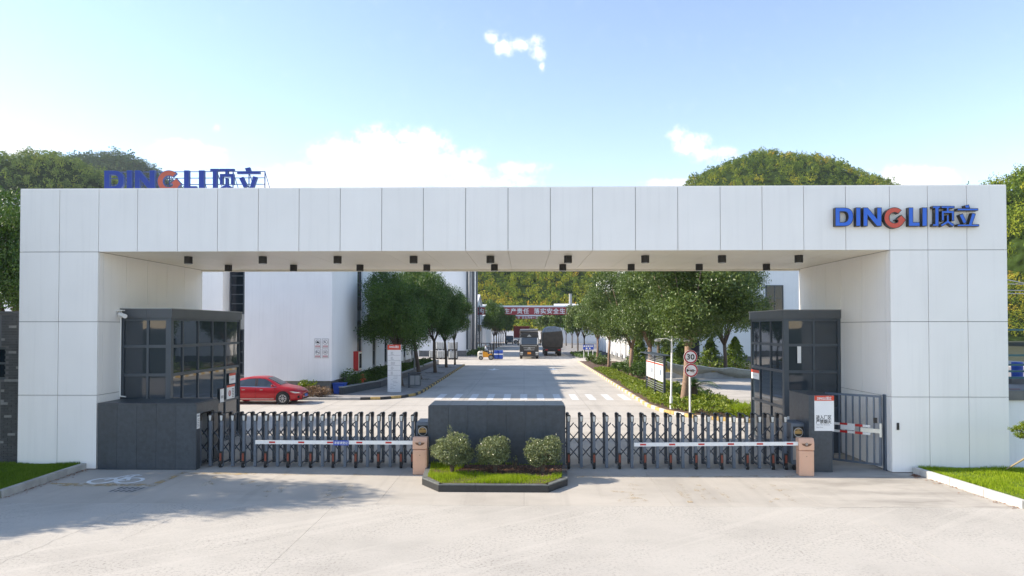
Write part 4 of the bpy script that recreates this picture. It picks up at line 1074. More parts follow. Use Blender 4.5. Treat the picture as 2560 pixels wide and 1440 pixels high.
def shrub(name, label, x, y, z, rx, ry, rz, n, leaf, mt, seed, group=None, cat='shrub', up=.4, lobes=10, conic=False):
    t = thing(name, label, cat, (x, y, z), group)
    r = np.random.default_rng(seed)
    if conic:
        h = r.uniform(0, 1, n) ** .8; a = r.uniform(0, 6.283, n)
        tier = (.72 + .28 * np.sin(h * 30 + 3 * np.sin(a * 2) + seed)); q = (1.02 - h) ** .8 * r.uniform(.25, 1.05, n) ** .5 * tier
        c = np.stack([q * np.cos(a), q * np.sin(a), h * 2 - 1], 1)
    else:
        blobs = [(0, 0, -.1, .66)] + [(math.cos(a) * .6 * s, math.sin(a) * .6 * s, zz, r.uniform(.25, .45)) for a, s, zz in zip(r.uniform(0, 6.28, lobes), r.uniform(.4, 1.05, lobes), r.uniform(-.6, .5, lobes))]
        c = crown_points(r, blobs, n // 6, 6, .08, 1, .2)
        c[:, 2] = np.maximum(c[:, 2], -1)
    c = c * np.array([rx, ry, rz]) + np.array([x, y, z + rz])
    v, f = leaf_quads(c, np.full(len(c), leaf), r, up)
    mesh_np('foliage', v, f, mt, t)
    st = MB()
    if conic: st.tube([(x, y, z - .03), (x, y, z + rz * 1.9)], [.05, .01], 6)
    else:
        for k in range(5): st.tube([(x, y, z - .03), (x + rx * .6 * math.cos(k * 1.26), y + ry * .6 * math.sin(k * 1.26), z + rz * 1.1)], [.03, .008], 5)
    st.build('stem', 'bark', t)
    return t
# young weed beside the middle bush
shrub('weed', 'spindly weed sprouting between two of the round planter bushes', P(1287, 1150, 19.2).x, 19.3, .2, .13, .13, .2, 60, .03, 'leafD', 5, cat='weed')
# shrubs by the building and in the beds
shrub('shrub', 'bright green round shrub behind the bonnet of the red car', P(765, 965, 40.4).x, 40.35, .0, .72, .5, .62, 1300, .06, 'leafC', 6)
shrub('hedge', 'low reddish clipped hedge in front of the red car', P(798, 985, 39.6).x, 39.6, .1, 1.05, .5, .38, 2200, .04, 'leafP', 7, cat='hedge', lobes=16)
for i, (u, v, y, s, lab) in enumerate([(880, 970, 43.2, .95, 'dark rounded shrub between the blue tub and the hydrant'), (915, 950, 46.5, .75, 'dark low shrub just behind the fire hydrant'), (935, 940, 49.5, .8, 'dark shrub behind the hydrant, under the wall fins'),
                                   (958, 928, 53, .75, 'dark shrub half hidden by the directory sign'), (1010, 912, 58, .75, 'dark shrub in the bed behind the bin'), (1040, 908, 64, .7, 'dark shrub at the far end of the shaded bed')]):
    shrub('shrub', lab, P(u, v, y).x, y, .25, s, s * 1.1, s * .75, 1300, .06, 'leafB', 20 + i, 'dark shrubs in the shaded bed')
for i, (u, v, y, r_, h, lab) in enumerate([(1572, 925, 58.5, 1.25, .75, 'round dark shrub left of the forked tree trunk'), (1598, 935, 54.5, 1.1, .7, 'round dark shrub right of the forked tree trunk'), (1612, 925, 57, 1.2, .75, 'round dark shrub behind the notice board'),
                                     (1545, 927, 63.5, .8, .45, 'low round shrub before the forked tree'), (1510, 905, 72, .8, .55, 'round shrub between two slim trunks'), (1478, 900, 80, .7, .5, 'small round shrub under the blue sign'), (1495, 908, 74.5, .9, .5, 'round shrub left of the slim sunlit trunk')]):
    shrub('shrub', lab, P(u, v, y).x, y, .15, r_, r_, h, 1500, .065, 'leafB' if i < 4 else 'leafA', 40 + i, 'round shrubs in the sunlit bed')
for i, (u, y, h, lab) in enumerate([(1598, 60, 3.3, 'young pale conifer behind the notice board'), (1706, 58, 3.0, 'conifer half hidden by the thick pale trunk'), (1776, 60.5, 3.1, 'light green conifer behind the sagging net'), (1838, 59, 3.2, 'light green conifer beside the guard booth glass'), (1668, 62, 2.8, 'conifer between the lamp post and the notice board')]):
    shrub('young_conifer', lab, P(u, 900, y).x, y, .1, 1.75, 1.75, h / 2, 3000, .10, 'conifer', 60 + i, 'young conifers near the white building', 'conifer', .1, conic=True)
# cycad with arching fronds
cyc = thing('cycad', 'spiky cycad with arching fronds behind the thick pale trunk', 'cycad', (9.35, 38.2, .1))
mb = MB(); mb.tube([(9.35, 38.2, 0), (9.35, 38.2, .9)], [.22, .17], 9); mb.build('stem', 'bark', cyc)
for k in range(22):
    a = 6.283 * k / 22 + random.uniform(-.1, .1); L = random.uniform(1.3, 1.75); el = random.uniform(.2, 1.2)
    pts = []
    for s in range(7):
        q = s / 6; rr = L * (q * math.cos(el * (1 - .35 * q))); zz = .85 + L * (math.sin(el) * q - .62 * q * q)
        pts.append(Vector((9.35 + math.cos(a) * rr, 38.2 + math.sin(a) * rr, max(zz, .15))))
    fb = MB(); sd = Vector((-math.sin(a), math.cos(a), 0))
    for s in range(1, 24):
        q = s / 24 * 6; i = min(int(q), 5); p = pts[i].lerp(pts[i + 1], q - i); d = (pts[i + 1] - pts[i]).normalized()
        w = .26 * math.sin(math.pi * min(1, .12 + s / 26))
        for sg in (-1, 1):
            tip = p + sd * sg * w + d * .12 - Vector((0, 0, .06)); fb.poly([p - d * .02, p + d * .025, tip])
    fb.build('frond', 'leafB', cyc, fixn=False)
# ground cover in the sunlit bed
kerbR = [(6.55, 82.0), (6.55, 36.0), (6.9, 33.6), (7.9, 31.6), (9.6, 30.35), (10.7, 30.3), (11.2, 31.2), (11.2, 33.2), (10.9, 40), (10.9, 82.0)]
struct('planted_bed', MB().prism(kerbR, .0, .13, 'z'), 'soil')
bedR = [(6.7, 50), (6.7, 36.2), (7.05, 33.9), (8.0, 31.9), (9.7, 30.7), (10.5, 30.6), (10.9, 31.4), (10.9, 33.2), (10.7, 40), (9.8, 48)]
def cover(name, poly, z, n, h, leaf, mt, seed):
    r = np.random.default_rng(seed); P_ = np.array(poly); lo, hi = P_.min(0), P_.max(0)
    x, y = r.uniform(lo[0], hi[0], n), r.uniform(lo[1], hi[1], n); ok = inpoly(x, y, poly); x, y = x[ok], y[ok]; n = len(x)
    top = z + h * (.55 + .3 * np.sin(x * 2.9 + np.sin(y * 1.7) * 1.5) * np.sin(y * 2.3 + 1.3 * np.sin(x * 2)) + .15 * np.sin(x * 7.1) * np.sin(y * 6.3))
    zz = top - h * .35 * r.random(n) ** 2 + r.normal(0, .02, n)
    v, f = leaf_quads(np.stack([x, y, zz], 1), np.full(n, leaf), r, .5, .55)
    return tag(mesh_np(name, v, f, mt), kind='stuff')
cover('ground_cover', bedR, .13, 30000, .5, .055, 'leafC', 301)
cover('ground_cover', [(6.7, 67), (6.7, 52), (8.4, 52), (8.4, 67)], .13, 6000, .28, .06, 'leafC', 302)
cover('ground_cover', [(7.0, 106), (7.0, 92.6), (10.5, 92.6), (10.5, 106)], .05, 5000, .6, .08, 'leafB', 303)
cover('ground_cover', [(-11.3, 75), (-11.3, 45.2), (-9.75, 45.2), (-9.75, 75)], .3, 14000, .55, .07, 'leafB', 304)
cover('ground_cover', [(-9.6, 120), (-9.6, 98), (-6.6, 98), (-6.6, 120)], .0, 6000, .9, .09, 'leafB', 305)
blades('tall_grass', [(9.2, 31.2), (10.8, 30.8), (10.9, 33), (10, 33.5)], .13, 3500, .45, .02, 'grass', lean=.7)
blades('dry_grass', [(11.6, 57.5), (20, 57.5), (20, 64), (11.6, 64)], .1, 12000, .55, .035, 'drygrass', lean=.6)
# yellow and black painted kerbs
o = kerbrun('painted_kerb', [(6.45, 82.0), (6.45, 36.0), (6.8, 33.5), (7.8, 31.45), (9.55, 30.15), (10.8, 30.1), (11.35, 31.1)], .16, 0, .16, ['yellow', 'kerbpale'], .72); o['kind'] = 'structure'
ks = [(-13.6, 39.0), (-10.6, 39.05), (-9.3, 39.1), (-8.2, 39.3), (-7.2, 40.2), (-6.6, 41.6), (-6.45, 43.5), (-6.45, 74.4)]
o = kerbrun('painted_kerb', ks[2:], .16, 0, .15, ['kerbblack', 'yellow'], .72); o['kind'] = 'structure'
o = kerbrun('plain_kerb', ks[:3], .16, 0, .14, ['kerb'], .9); o['kind'] = 'structure'
struct('pavement', MB().prism(ks[:2] + ks[2:] + [(-9.5, 75), (-13.6, 45)], .0, .12, 'z'), 'pave')
# low dark wall round the shaded bed
lw = thing('bed_wall', 'low dark stone wall edging the shaded bed beside the pavement', 'low wall', (-9.6, 60, 0))
wl_ = [(-10.9, 40.9), (-9.66, 46.0), (-9.5, 60.0), (-9.4, 75.2)]
for p, q in zip(wl_, wl_[1:]):
    p, q = Vector((*p, 0)), Vector((*q, 0)); n = round((q - p).length / 1.9)
    for k in range(n):
        a, b = p.lerp(q, k / n), p.lerp(q, (k + 1) / n); d = (b - a).normalized() * .006
        MB().bar((*(a + d)[:2], .27), (*(b - d)[:2], .27), .22, .54).build('stone_block', 'stone', lw)
        MB().bar((*(a + d)[:2], .565), (*(b - d)[:2], .565), .3, .05).build('coping_stone', 'tile', lw)
struct('planted_bed', MB().prism([(-11.45, 41.5), (-10.9, 41.2), (-9.76, 46), (-9.6, 60), (-9.5, 75), (-11.45, 75)], .0, .3, 'z'), 'soil')
# pebbles round the tree pits
for (x, y) in ((-8.35, 46.8), (-8.0, 53.0), (-7.8, 60.5), (-7.75, 68.8)):
    r = np.random.default_rng(int(y)); pbm = MB()
    for k in range(46):
        a = r.uniform(0, 6.28); q = r.uniform(.3, .85); s = r.uniform(.05, .1)
        pbm.lathe((x + math.cos(a) * q, y + math.sin(a) * q, .12), [(s * .6, 0), (s, s * .35), (s * .55, s * .75)], 6)
    tag(pbm.build('pebbles', 'pebble'), kind='stuff')

# ------------------------------------------------------------------ wooded hills
def proj(x, y, z):
    a, p = YAW, PITCH
    rx = x * math.cos(a) + y * math.sin(a); f0 = -x * math.sin(a) + y * math.cos(a); h = z - CAMZ
    d = f0 * math.cos(p) + h * math.sin(p); up = -f0 * math.sin(p) + h * math.cos(p)
    return 1280 + FPX * rx / d - SHX * 2560, 720 - FPX * up / d + SHY * 2560
def canopy_mat(name, stops, haze=None):
    m, nt, b = new_mat(name)
    at = nt.nodes.new('ShaderNodeAttribute'); at.attribute_name = 'kind_of_tree'
    g = nt.nodes.new('ShaderNodeNewGeometry')
    a = nt.nodes.new('ShaderNodeMath'); a.operation = 'MULTIPLY_ADD'; nt.links.new(g.outputs['Random Per Island'], a.inputs[0]); a.inputs[1].default_value = .22
    nt.links.new(at.outputs['Fac'], a.inputs[2])
    s = nt.nodes.new('ShaderNodeMath'); s.operation = 'SUBTRACT'; nt.links.new(a.outputs[0], s.inputs[0]); s.inputs[1].default_value = .11
    nt.links.new(ramp(nt, s.outputs[0], stops), b.inputs['Base Color']); b.inputs['Roughness'].default_value = .7; b.inputs['Specular IOR Level'].default_value = .12
    t = nt.nodes.new('ShaderNodeBsdfTranslucent'); nt.links.new(ramp(nt, s.outputs[0], stops), t.inputs[0])
    mixs = nt.nodes.new('ShaderNodeMixShader'); mixs.inputs[0].default_value = .3
    nt.links.new(b.outputs[0], mixs.inputs[1]); nt.links.new(t.outputs[0], mixs.inputs[2]); nt.links.new(mixs.outputs[0], nt.nodes['Material Output'].inputs[0])
    return m
MIXED = [(.05, (.055, .095, .018)), (.3, (.105, .165, .022)), (.5, (.17, .23, .024)), (.68, (.28, .31, .028)), (.82, (.42, .37, .035)), (.95, (.52, .31, .04))]
DARKW = [(.05, (.075, .125, .032)), (.35, (.125, .19, .04)), (.6, (.19, .26, .048)), (.8, (.27, .33, .055)), (.95, (.38, .37, .07))]
FARW = [(.05, (.040, .075, .025)), (.5, (.070, .12, .035)), (.95, (.13, .17, .045))]
M['canopyM'] = canopy_mat('mixed_canopy', MIXED); M['canopyD'] = canopy_mat('evergreen_canopy', DARKW); M['canopyF'] = canopy_mat('far_canopy', FARW)
def hill(name, Yr, run, sky_pts, mt, size, dens, kmean, seed, y_front=None, fall=1.0, xpad=0, bushy=190, tall=1.0, leafk=.115):
    """terrain rising from its foot (Yr - run) to a ridge at Yr whose outline follows sky_pts, wooded with separate crowns"""
    r = np.random.default_rng(seed)
    pts = [P(u, v, Yr) for u, v in sky_pts]
    X = np.array([p.x for p in pts]); Z = np.array([p.z for p in pts]) - size * 1.1
    o = np.argsort(X); X, Z = X[o], Z[o]
    Y0 = Yr - run
    def hgt(x, y):
        zr = np.interp(x * (Yr / np.maximum(y, 1)) if False else x, X, Z)
        t = np.clip((y - Y0) / run, 0, 1.6)
        s = np.where(t < 1, np.sin(np.minimum(t, 1) * np.pi / 2) ** fall, 1 - .5 * (t - 1) ** 1.2)
        return zr * s + (np.sin(x * .05 + y * .03) + np.sin(x * .021 - y * .045 + 2) + .8 * np.sin(x * .16 + seed) * np.sin(y * .11)) * 1.3 * np.clip(t * (1.3 - t) * 4, 0, 1)
    nx, ny = 70, 34
    gx, gy = np.meshgrid(np.linspace(X[0], X[-1], nx), np.linspace(Y0, Yr + run * .5, ny), indexing='ij')
    gz = hgt(gx, gy)
    v = np.stack([gx, gy, gz], -1).reshape(-1, 3)
    i, j = np.meshgrid(np.arange(nx - 1), np.arange(ny - 1), indexing='ij'); k = (i * ny + j).ravel()
    f = np.stack([k, k + ny, k + ny + 1, k + 1], 1)
    tag(mesh_np(name, v, f, 'hillground', smooth=True), kind='structure')
    area = (X[-1] - X[0]) * run * 1.1
    n = int(area * dens)
    x, y = r.uniform(X[0], X[-1], n), r.uniform(Y0 + 1, Yr + run * .12, n)
    z = hgt(x, y)
    u_, v_ = proj(x, y, z + 2)
    seen = (v_ < 505) | ((u_ > 1150) & (u_ < 1570) & (v_ > 640)) | (u_ > 2470) | (u_ < 90)     # the rest lies behind the gate and is wooded thinly
    ok = (z > 1.0) & (seen | (r.random(n) < .12)); x, y, z = x[ok], y[ok], z[ok]; n = len(x)
    sz = size * r.uniform(.55, 1.2, n) * np.where(r.random(n) < .06, 1.45, 1.0)
    # stands of one kind: smooth variation over the slope plus a tree's own kind
    st = .5 + .25 * np.sin(x * .035 + 1.1 * np.sin(y * .028 + seed)) + .22 * np.sin(x * .09 + y * .11 + seed * 2)
    kind = np.clip(kmean + .30 * (st - .5) + (.10 - .22 * np.clip(z / max(Z.max(), 1), 0, 1)) * (1 if 'M' in mt else 0) + r.normal(0, .15, n), 0.02, .98)
    # crown prototypes of unit size
    protos = []
    for q in range(4):
        bl = [(0, 0, .0, .72)] + [(math.cos(a) * .55, math.sin(a) * .55, zz, s) for a, zz, s in zip(r.uniform(0, 6.28, 6), r.uniform(-.3, .6, 6), r.uniform(.25, .40, 6))]
        c = crown_points(r, bl, bushy // 3, 3, .07, .95, .1)
        protos.append(shell_quads(c, np.full(len(c), leafk), r))
    V = []; K = []
    pi = r.integers(0, 4, n); ang = r.uniform(0, 6.28, n)
    for q in range(4):
        sel = np.where(pi == q)[0]
        if not len(sel): continue
        pv = protos[q]; m = len(pv)
        ca, sa = np.cos(ang[sel])[:, None], np.sin(ang[sel])[:, None]; s = sz[sel][:, None] * .5
        tl = (r.uniform(.9, 1.5, len(sel)) * tall)[:, None]
        vx = (pv[:, 0] * ca - pv[:, 1] * sa) * s + x[sel][:, None]
        vy = (pv[:, 0] * sa + pv[:, 1] * ca) * s + y[sel][:, None]
        vz = pv[:, 2][None] * s * tl + (z[sel] + sz[sel] * .5)[:, None]
        V.append(np.stack([vx, vy, vz], -1).reshape(-1, 3)); K.append(np.repeat(kind[sel], m // 4))
    V = np.concatenate(V); K = np.concatenate(K); F = np.arange(len(V)).reshape(-1, 4)
    ob = tag(mesh_np('woodland', V, F, mt), kind='stuff')
    a = ob.data.attributes.new('kind_of_tree', 'FLOAT', 'FACE'); a.data.foreach_set('value', K.astype(np.float32))
    return n, len(F)
H = []
H.append(hill('hill', 330, 190, [(-500, 520), (-200, 455), (0, 403), (50, 402), (85, 397), (125, 386), (145, 379), (175, 388), (215, 402), (262, 428), (300, 452), (360, 500), (450, 560), (560, 640), (700, 760)], 'canopyD', 3.8, .145, .56, 3, fall=2.4, bushy=81, leafk=.13))
H.append(hill('far_hill', 680, 240, [(0, 520), (100, 430), (200, 388), (250, 389), (285, 383), (315, 382), (345, 393), (375, 407), (395, 424), (412, 440), (450, 462), (520, 500), (640, 600)], 'canopyF', 6.0, .075, .5, 5, fall=1.6, bushy=42, leafk=.15))
H.append(hill('hill', 400, 190, [(700, 760), (900, 690), (1050, 640), (1200, 600), (1350, 575), (1450, 560), (1580, 565), (1660, 510), (1690, 468), (1720, 440), (1760, 418), (1800, 401), (1850, 385), (1900, 382), (1935, 391), (1965, 403), (1995, 397), (2040, 421), (2090, 443), (2130, 468), (2155, 505), (2230, 580), (2420, 660), (2600, 700)], 'canopyM', 3.9, .145, .56, 9, fall=1.6, bushy=81, leafk=.13))
H.append(hill('hill', 150, 95, [(2290, 630), (2380, 505), (2430, 462), (2465, 442), (2490, 430), (2520, 420), (2560, 408), (2700, 380), (2900, 350), (3200, 340)], 'canopyM', 4.0, .16, .46, 12, fall=1.3, bushy=210, tall=1.25, leafk=.085))
# ------------------------------------------------------------------ buildings
def window(parent, T, w, h, nx, nz, fw=.07, depth=.1, inset=.12):
    """window in local x (across), z (up), front towards -y; T places it. The frame is the part, panes its sub-parts"""
    f = MB(T)
    f.box(0, fw, inset, inset + depth, 0, h).box(w - fw, w, inset, inset + depth, 0, h).box(fw, w - fw, inset, inset + depth, 0, fw).box(fw, w - fw, inset, inset + depth, h - fw, h)
    xs = [fw + (w - 2 * fw) * k / nx for k in range(nx + 1)]; zs = [fw + (h - 2 * fw) * k / nz for k in range(nz + 1)]
    for x in xs[1:-1]: f.box(x - .03, x + .03, inset + .005, inset + depth - .005, fw, h - fw)
    for z in zs[1:-1]: f.box(fw, w - fw, inset + .012, inset + depth - .012, z - .03, z + .03)
    wn_ = f.build('window', 'frame', parent)
    for a, b in zip(xs, xs[1:]):
        for c, d in zip(zs, zs[1:]): MB(T).box(a, b, inset + .05, inset + .06, c, d).build('pane', 'winglass', wn_)
    return wn_
def TM(x, y, z, ang): return Matrix.Translation((x, y, z)) @ Matrix.Rotation(R(ang), 4, 'Z')
# office building: corner wing, recessed window bays, long side wall with fins
ob = thing('office_building', 'white rendered office building with dark window strips behind the red car', 'building', (-16, 50, 0))
XC, YC = -11.48, 41.0
MB().box(-16.75, XC, YC, 47.3, .92, 9.3).build('wall', 'wallw', ob)
MB().box(-16.55, XC - .12, YC + .12, 47.25, 0, .915).build('plinth', 'plinth', ob)
ys = [47.3, 48.7, 52.1, 53.3, 56.6, 57.8, 61.1, 62.3, 65.6, 66.8, 70.1, 71.3, 75.3]
for k, (a, b) in enumerate(zip(ys, ys[1:])):
    if k % 2 == 0:
        for z0, z1 in ((.4, 1.2), (4.6, 5.3), (8.2, 9.3)): MB().box(-14.0, XC - .10, a, b, z0, z1).build('spandrel', 'tile', ob)
        for z0, z1 in ((1.2, 4.6), (5.3, 8.2)): window(ob, TM(XC - .06, a, z0, 90), b - a, z1 - z0, 1, 3, inset=.02)
    else:
        MB().box(-14.0, XC, a + .006, b - .006, .95, 9.3).build('wall', 'wallw', ob)
        MB().box(-14.0, XC - .1, a + .003, b - .003, 0, .945).build('plinth', 'plinth', ob)
    if k % 2 == 0: MB().box(-14.0, XC - .14, a + .003, b - .003, 0, .397).build('plinth', 'plinth', ob)
MB().box(-16.7, XC + .04, YC - .04, 75.3, 9.302, 9.55).build('parapet', 'wallw', ob)
# recessed bay with the two stacked windows left of the wing
xb0, xb1, yb = -18.6, -16.78, 43.0
zz = lambda v: P(600, v, yb).z
wt_, wm_, wb_, wl2 = 9.2, zz(785), zz(823), zz(937)
window(ob, TM(xb0 + .05, yb, wm_, 0), xb1 - xb0 - .08, wt_ - wm_, 2, 7)
window(ob, TM(xb0 + .05, yb, wl2, 0), xb1 - xb0 - .08, wb_ - wl2, 2, 4)
MB().box(xb0 + .02, xb1, yb + .03, yb + .4, wb_ + .003, wm_ - .003).build('spandrel', 'tile', ob)
MB().box(xb0 + .02, xb1, yb + .03, yb + .4, 0, wl2 - .003).build('plinth', 'plinth', ob)
MB().box(xb0 + .02, xb1, yb - .02, yb + .02, wl2 - .06, wl2 - .004).build('sill', 'tile', ob)
MB().box(-26, xb0, 42.2, 47, .92, 12.6).build('wall', 'wallw', ob)
MB().box(-26, xb0 - .1, 42.3, 47, 0, .915).build('plinth', 'plinth', ob)
# tall block with a flat projecting roof
MB().box(-38, -17.0, 48.5, 74, 0, 12.55).build('wall', 'wallw', ob)
MB().box(-38.6, -16.6, 47.6, 74.5, 12.553, 13.2).build('roof', 'wallw', ob)
MB().box(-16.98, -14.02, 47.35, 75.2, 0, 9.29).build('core', 'wallw', ob)
# company lettering standing on its roof, on a rail frame
rs = thing('roof_sign', 'blue and red company lettering standing on rails on the office roof', 'sign lettering', (-24, 50, 13.2))
YS = 49.0
def conv_roof(p):
    u = 265 + (p[0] - 170) * (655 - 265) / (2365 - 170); v = 428 + (p[1] - 238) * (.1742)
    q = P(u, v, YS); return (q.x, q.z)
for g, keys in GLYPHS: logo_mesh(keys, conv_roof, YS, .22, .03, rs, ['steelblue', 'redr' if g == 'G' else 'bluer'])
xa, xb = P(262, 450, YS).x, P(660, 450, YS).x
for v in (429, 445, 461): z = P(400, v, YS).z; MB().bar((xa, YS + .1, z), (xb, YS + .1, z), .05).build('rail', 'steelblue', rs)
for k in range(11):
    x = xa + (xb - xa) * k / 10
    MB().bar((x, YS + .18, 13.2), (x, YS + .18, P(400, 428, YS).z), .06).build('post', 'steelblue', rs)
    MB().bar((x, YS + .2, P(400, 430, YS).z), (x + .35, YS + 1.1, 13.22), .04).build('stay', 'steelblue', rs)
# safety notice with four signs on the wing
sn = thing('safety_notice', 'white notice with four prohibition signs on the office wall', 'notice', (P(805, 870, YC).x, YC, 2.9))
p0, p1 = P(785, 896, YC), P(827 - 4, 846, YC)
bd = MB().box(p0.x, p1.x, YC - .02, YC - .002, p0.z, p1.z).build('backing', 'whitesign', sn)
w2, h2 = (p1.x - p0.x) / 2, (p1.z - p0.z) / 2
for i in range(2):
    for j in range(2):
        x0, z0 = p0.x + i * w2 + .04, p0.z + j * h2 + .03; x1, z1 = x0 + w2 - .08, z0 + h2 - .05
        s = MB().box(x0, x1, YC - .026, YC - .021, z0, z1).build('sign_plate', 'ink', sn)
        MB().box(x0 + .014, x1 - .014, YC - .03, YC - .0265, z0 + .014, z1 - .014).build('plate_face', 'whitesign', s)
        xm, zm = (x0 + x1) / 2, z0 + (z1 - z0) * .62; r_ = (x1 - x0) * .37
        MB().disc((xm, YC - .032, zm), r_, (0, -1, 0), 24, r_ * .88).build('ring', 'ink', s)
        MB().box(x0 + .05, x1 - .05, YC - .033, YC - .031, z0 + .05, z0 + .14).build('caption_bar', 'roadred', s)
        cap = MB()
        for k in range(4): cap.box(x0 + .07 + (x1 - x0 - .14) * (k + .15) / 4, x0 + .07 + (x1 - x0 - .14) * (k + .75) / 4, YC - .035, YC - .0335, z0 + .07, z0 + .12)
        cap.build('caption', 'whitesign', s)
        g = MB()
        if (i, j) == (1, 0): text('30', r_ * 1.05, (xm, YC - .033, zm), 'ink', 'number', s, off=.02)
        else:
            if (i, j) == (0, 1): g.box(xm - r_ * .55, xm + r_ * .55, YC - .034, YC - .032, zm - r_ * .4, zm + r_ * .25).box(xm - r_ * .2, xm + r_ * .2, YC - .034, YC - .032, zm + r_ * .26, zm + r_ * .42)
            elif (i, j) == (1, 1): g.poly([(xm - r_ * .5, YC - .034, zm + r_ * .15), (xm - r_ * .1, YC - .034, zm - r_ * .4), (xm + r_ * .2, YC - .034, zm), (xm - r_ * .1, YC - .034, zm + r_ * .5)])
            else: g.poly([(xm - r_ * .6, YC - .034, zm + r_ * .4), (xm - r_ * .6, YC - .034, zm - r_ * .3), (xm - r_ * .1, YC - .034, zm), (xm + r_ * .6, YC - .034, zm - r_ * .35), (xm + r_ * .6, YC - .034, zm - r_ * .15), (xm - r_ * .1, YC - .034, zm + r_ * .2)])
            g.build('symbol', 'ink', s)
            MB().bar((xm - r_ * .66, YC - .037, zm + r_ * .66), (xm + r_ * .66, YC - .037, zm - r_ * .66), .03, .004).build('slash', 'ink', s)
# hose cabinet on the side wall
hc = thing('hose_cabinet', 'red fire hose cabinet on the office side wall above the shrubs', 'hose cabinet', (XC, 46, 2.2))
p = PX(885, 915, XC); y0 = p.y - .2
MB().box(XC + .002, XC + .34, y0, y0 + 1.0, 1.2, 2.5).build('cabinet', 'red', hc)
MB().box(XC + .342, XC + .36, y0 + .04, y0 + .96, 1.24, 2.46).build('door', 'cream', hc)
MB().box(XC + .361, XC + .366, y0 + .16, y0 + .84, 1.36, 2.34).build('door_glass', 'winglass', hc)
# factory block past the side street, pipes on its corner
fb = thing('factory_block', 'tall plain white factory block past the side street', 'building', (-14, 105, 0))
MB().box(-30, -8.25, 98, 116, 0, 16).build('wall', 'wallw', fb)
MB().box(-30.1, -8.15, 97.9, 116.1, 16.002, 16.3).build('parapet', 'wallw', fb)
MB().box(-30, -8.2, 97.95, 97.99, 0, .8).build('plinth', 'plinth', fb)
du = thing('exhaust_ducts', 'grey vertical exhaust ducts running up the corner of the factory block', 'ducts', (-8, 98.5, 0))
for x, y, r_, mt in ((-8.05, 97.6, .16, 'frame'), (-7.62, 97.5, .3, 'duct'), (-7.25, 97.9, .12, 'frame'), (-7.0, 98.0, .18, 'silver'), (-6.72, 98.1, .13, 'frame')):
    MB().tube([(x, y, 1.0), (x, y, 15)], r_, 10).build('duct', mt, du)
for z in (3, 6, 9, 12): MB().box(-8.3, -6.6, 98.2, 98.3, z, z + .12).build('bracket', 'frame', du)
lt = thing('lattice_pylon', 'dark steel lattice pylon carrying the banner end beside the ducts', 'pylon', (-9.2, 132.4, 0))
px_ = P(1191, 870, 132).x
for dx in (-.55, .55):
    for dy in (-.5, .5): MB().bar((px_ + dx, 132.4 + dy, 0), (px_ + dx, 132.4 + dy, 8.3), .14).build('leg', 'frame', lt)
for k in range(5):
    z = .2 + 1.5 * k
    for s in (-1, 1): MB().bar((px_ - .55 * s, 131.9, z), (px_ + .55 * s, 131.9, z + 1.4), .08).build('brace', 'frame', lt)
    MB().bar((px_ - .55, 131.9, z), (px_ + .55, 131.9, z), .08).build('brace', 'frame', lt)
# low white sheds beyond
def shed(name, label, x0, x1, y0, y1, h0, h1, ridge='x', mat='wallw', cat='shed', group=None):
    s = thing(name, label, cat, ((x0 + x1) / 2, (y0 + y1) / 2, 0), group)
    if ridge == 'y':   # gable faces the viewer
        xm = (x0 + x1) / 2
        MB().prism([(x0, 0), (x1, 0), (x1, h0), (xm, h1), (x0, h0)], y0, y1).build('wall', mat, s)
        MB().prism([(x0 - .3, h0 - .08), (xm, h1 + .02), (x1 + .3, h0 - .08), (x1 + .3, h0 + .12), (xm, h1 + .24), (x0 - .3, h0 + .12)], y0 - .3, y1 + .3).build('roof', 'whitesign', s)
    else:
        ym = (y0 + y1) / 2
        MB().prism([(y0, 0), (y1, 0), (y1, h0), (ym, h1), (y0, h0)], x0, x1, 'x').build('wall', mat, s)
        MB().prism([(y0 - .3, h0 - .08), (ym, h1 + .02), (y1 + .3, h0 - .08), (y1 + .3, h0 + .12), (ym, h1 + .24), (y0 - .3, h0 + .12)], x0 - .3, x1 + .3, 'x').build('roof', 'whitesign', s)
    return s
sh = shed('shed', 'white gabled workshop behind the ducts and the round dark trees', -22, -9.0, 124, 150, 7.2, 10.4, 'x')
for k in range(9): MB().box(-8.98, -8.93, 125 + 2.7 * k, 126.2 + 2.7 * k, .8, 4.6).build('wall_strip', 'winglass', sh)
shed('shed', 'lower white workshop at the far bend of the drive', -20, -8.4, 153, 180, 6.6, 9.4, 'x')
fw = thing('end_wall', 'long low white wall closing the drive behind the trucks', 'wall', (0, 196, 0))
MB().box(-12, 11, 196, 196.4, 0, 3.0).build('wall', 'wallw', fw)
MB().box(-12.1, 11.1, 195.9, 196.5, 3.002, 3.2).build('coping', 'tile', fw)
s3 = shed('shed', 'white shed with a tall chimney above the banner', 8.5, 24, 178, 200, 8.0, 10.3, 'x')
ch = MB().lathe((P(1428, 760, 180).x, 183, 0), [(.42, 7.5), (.38, 12.6), (.38, 13.0)], 14).build('chimney', 'tile', s3)
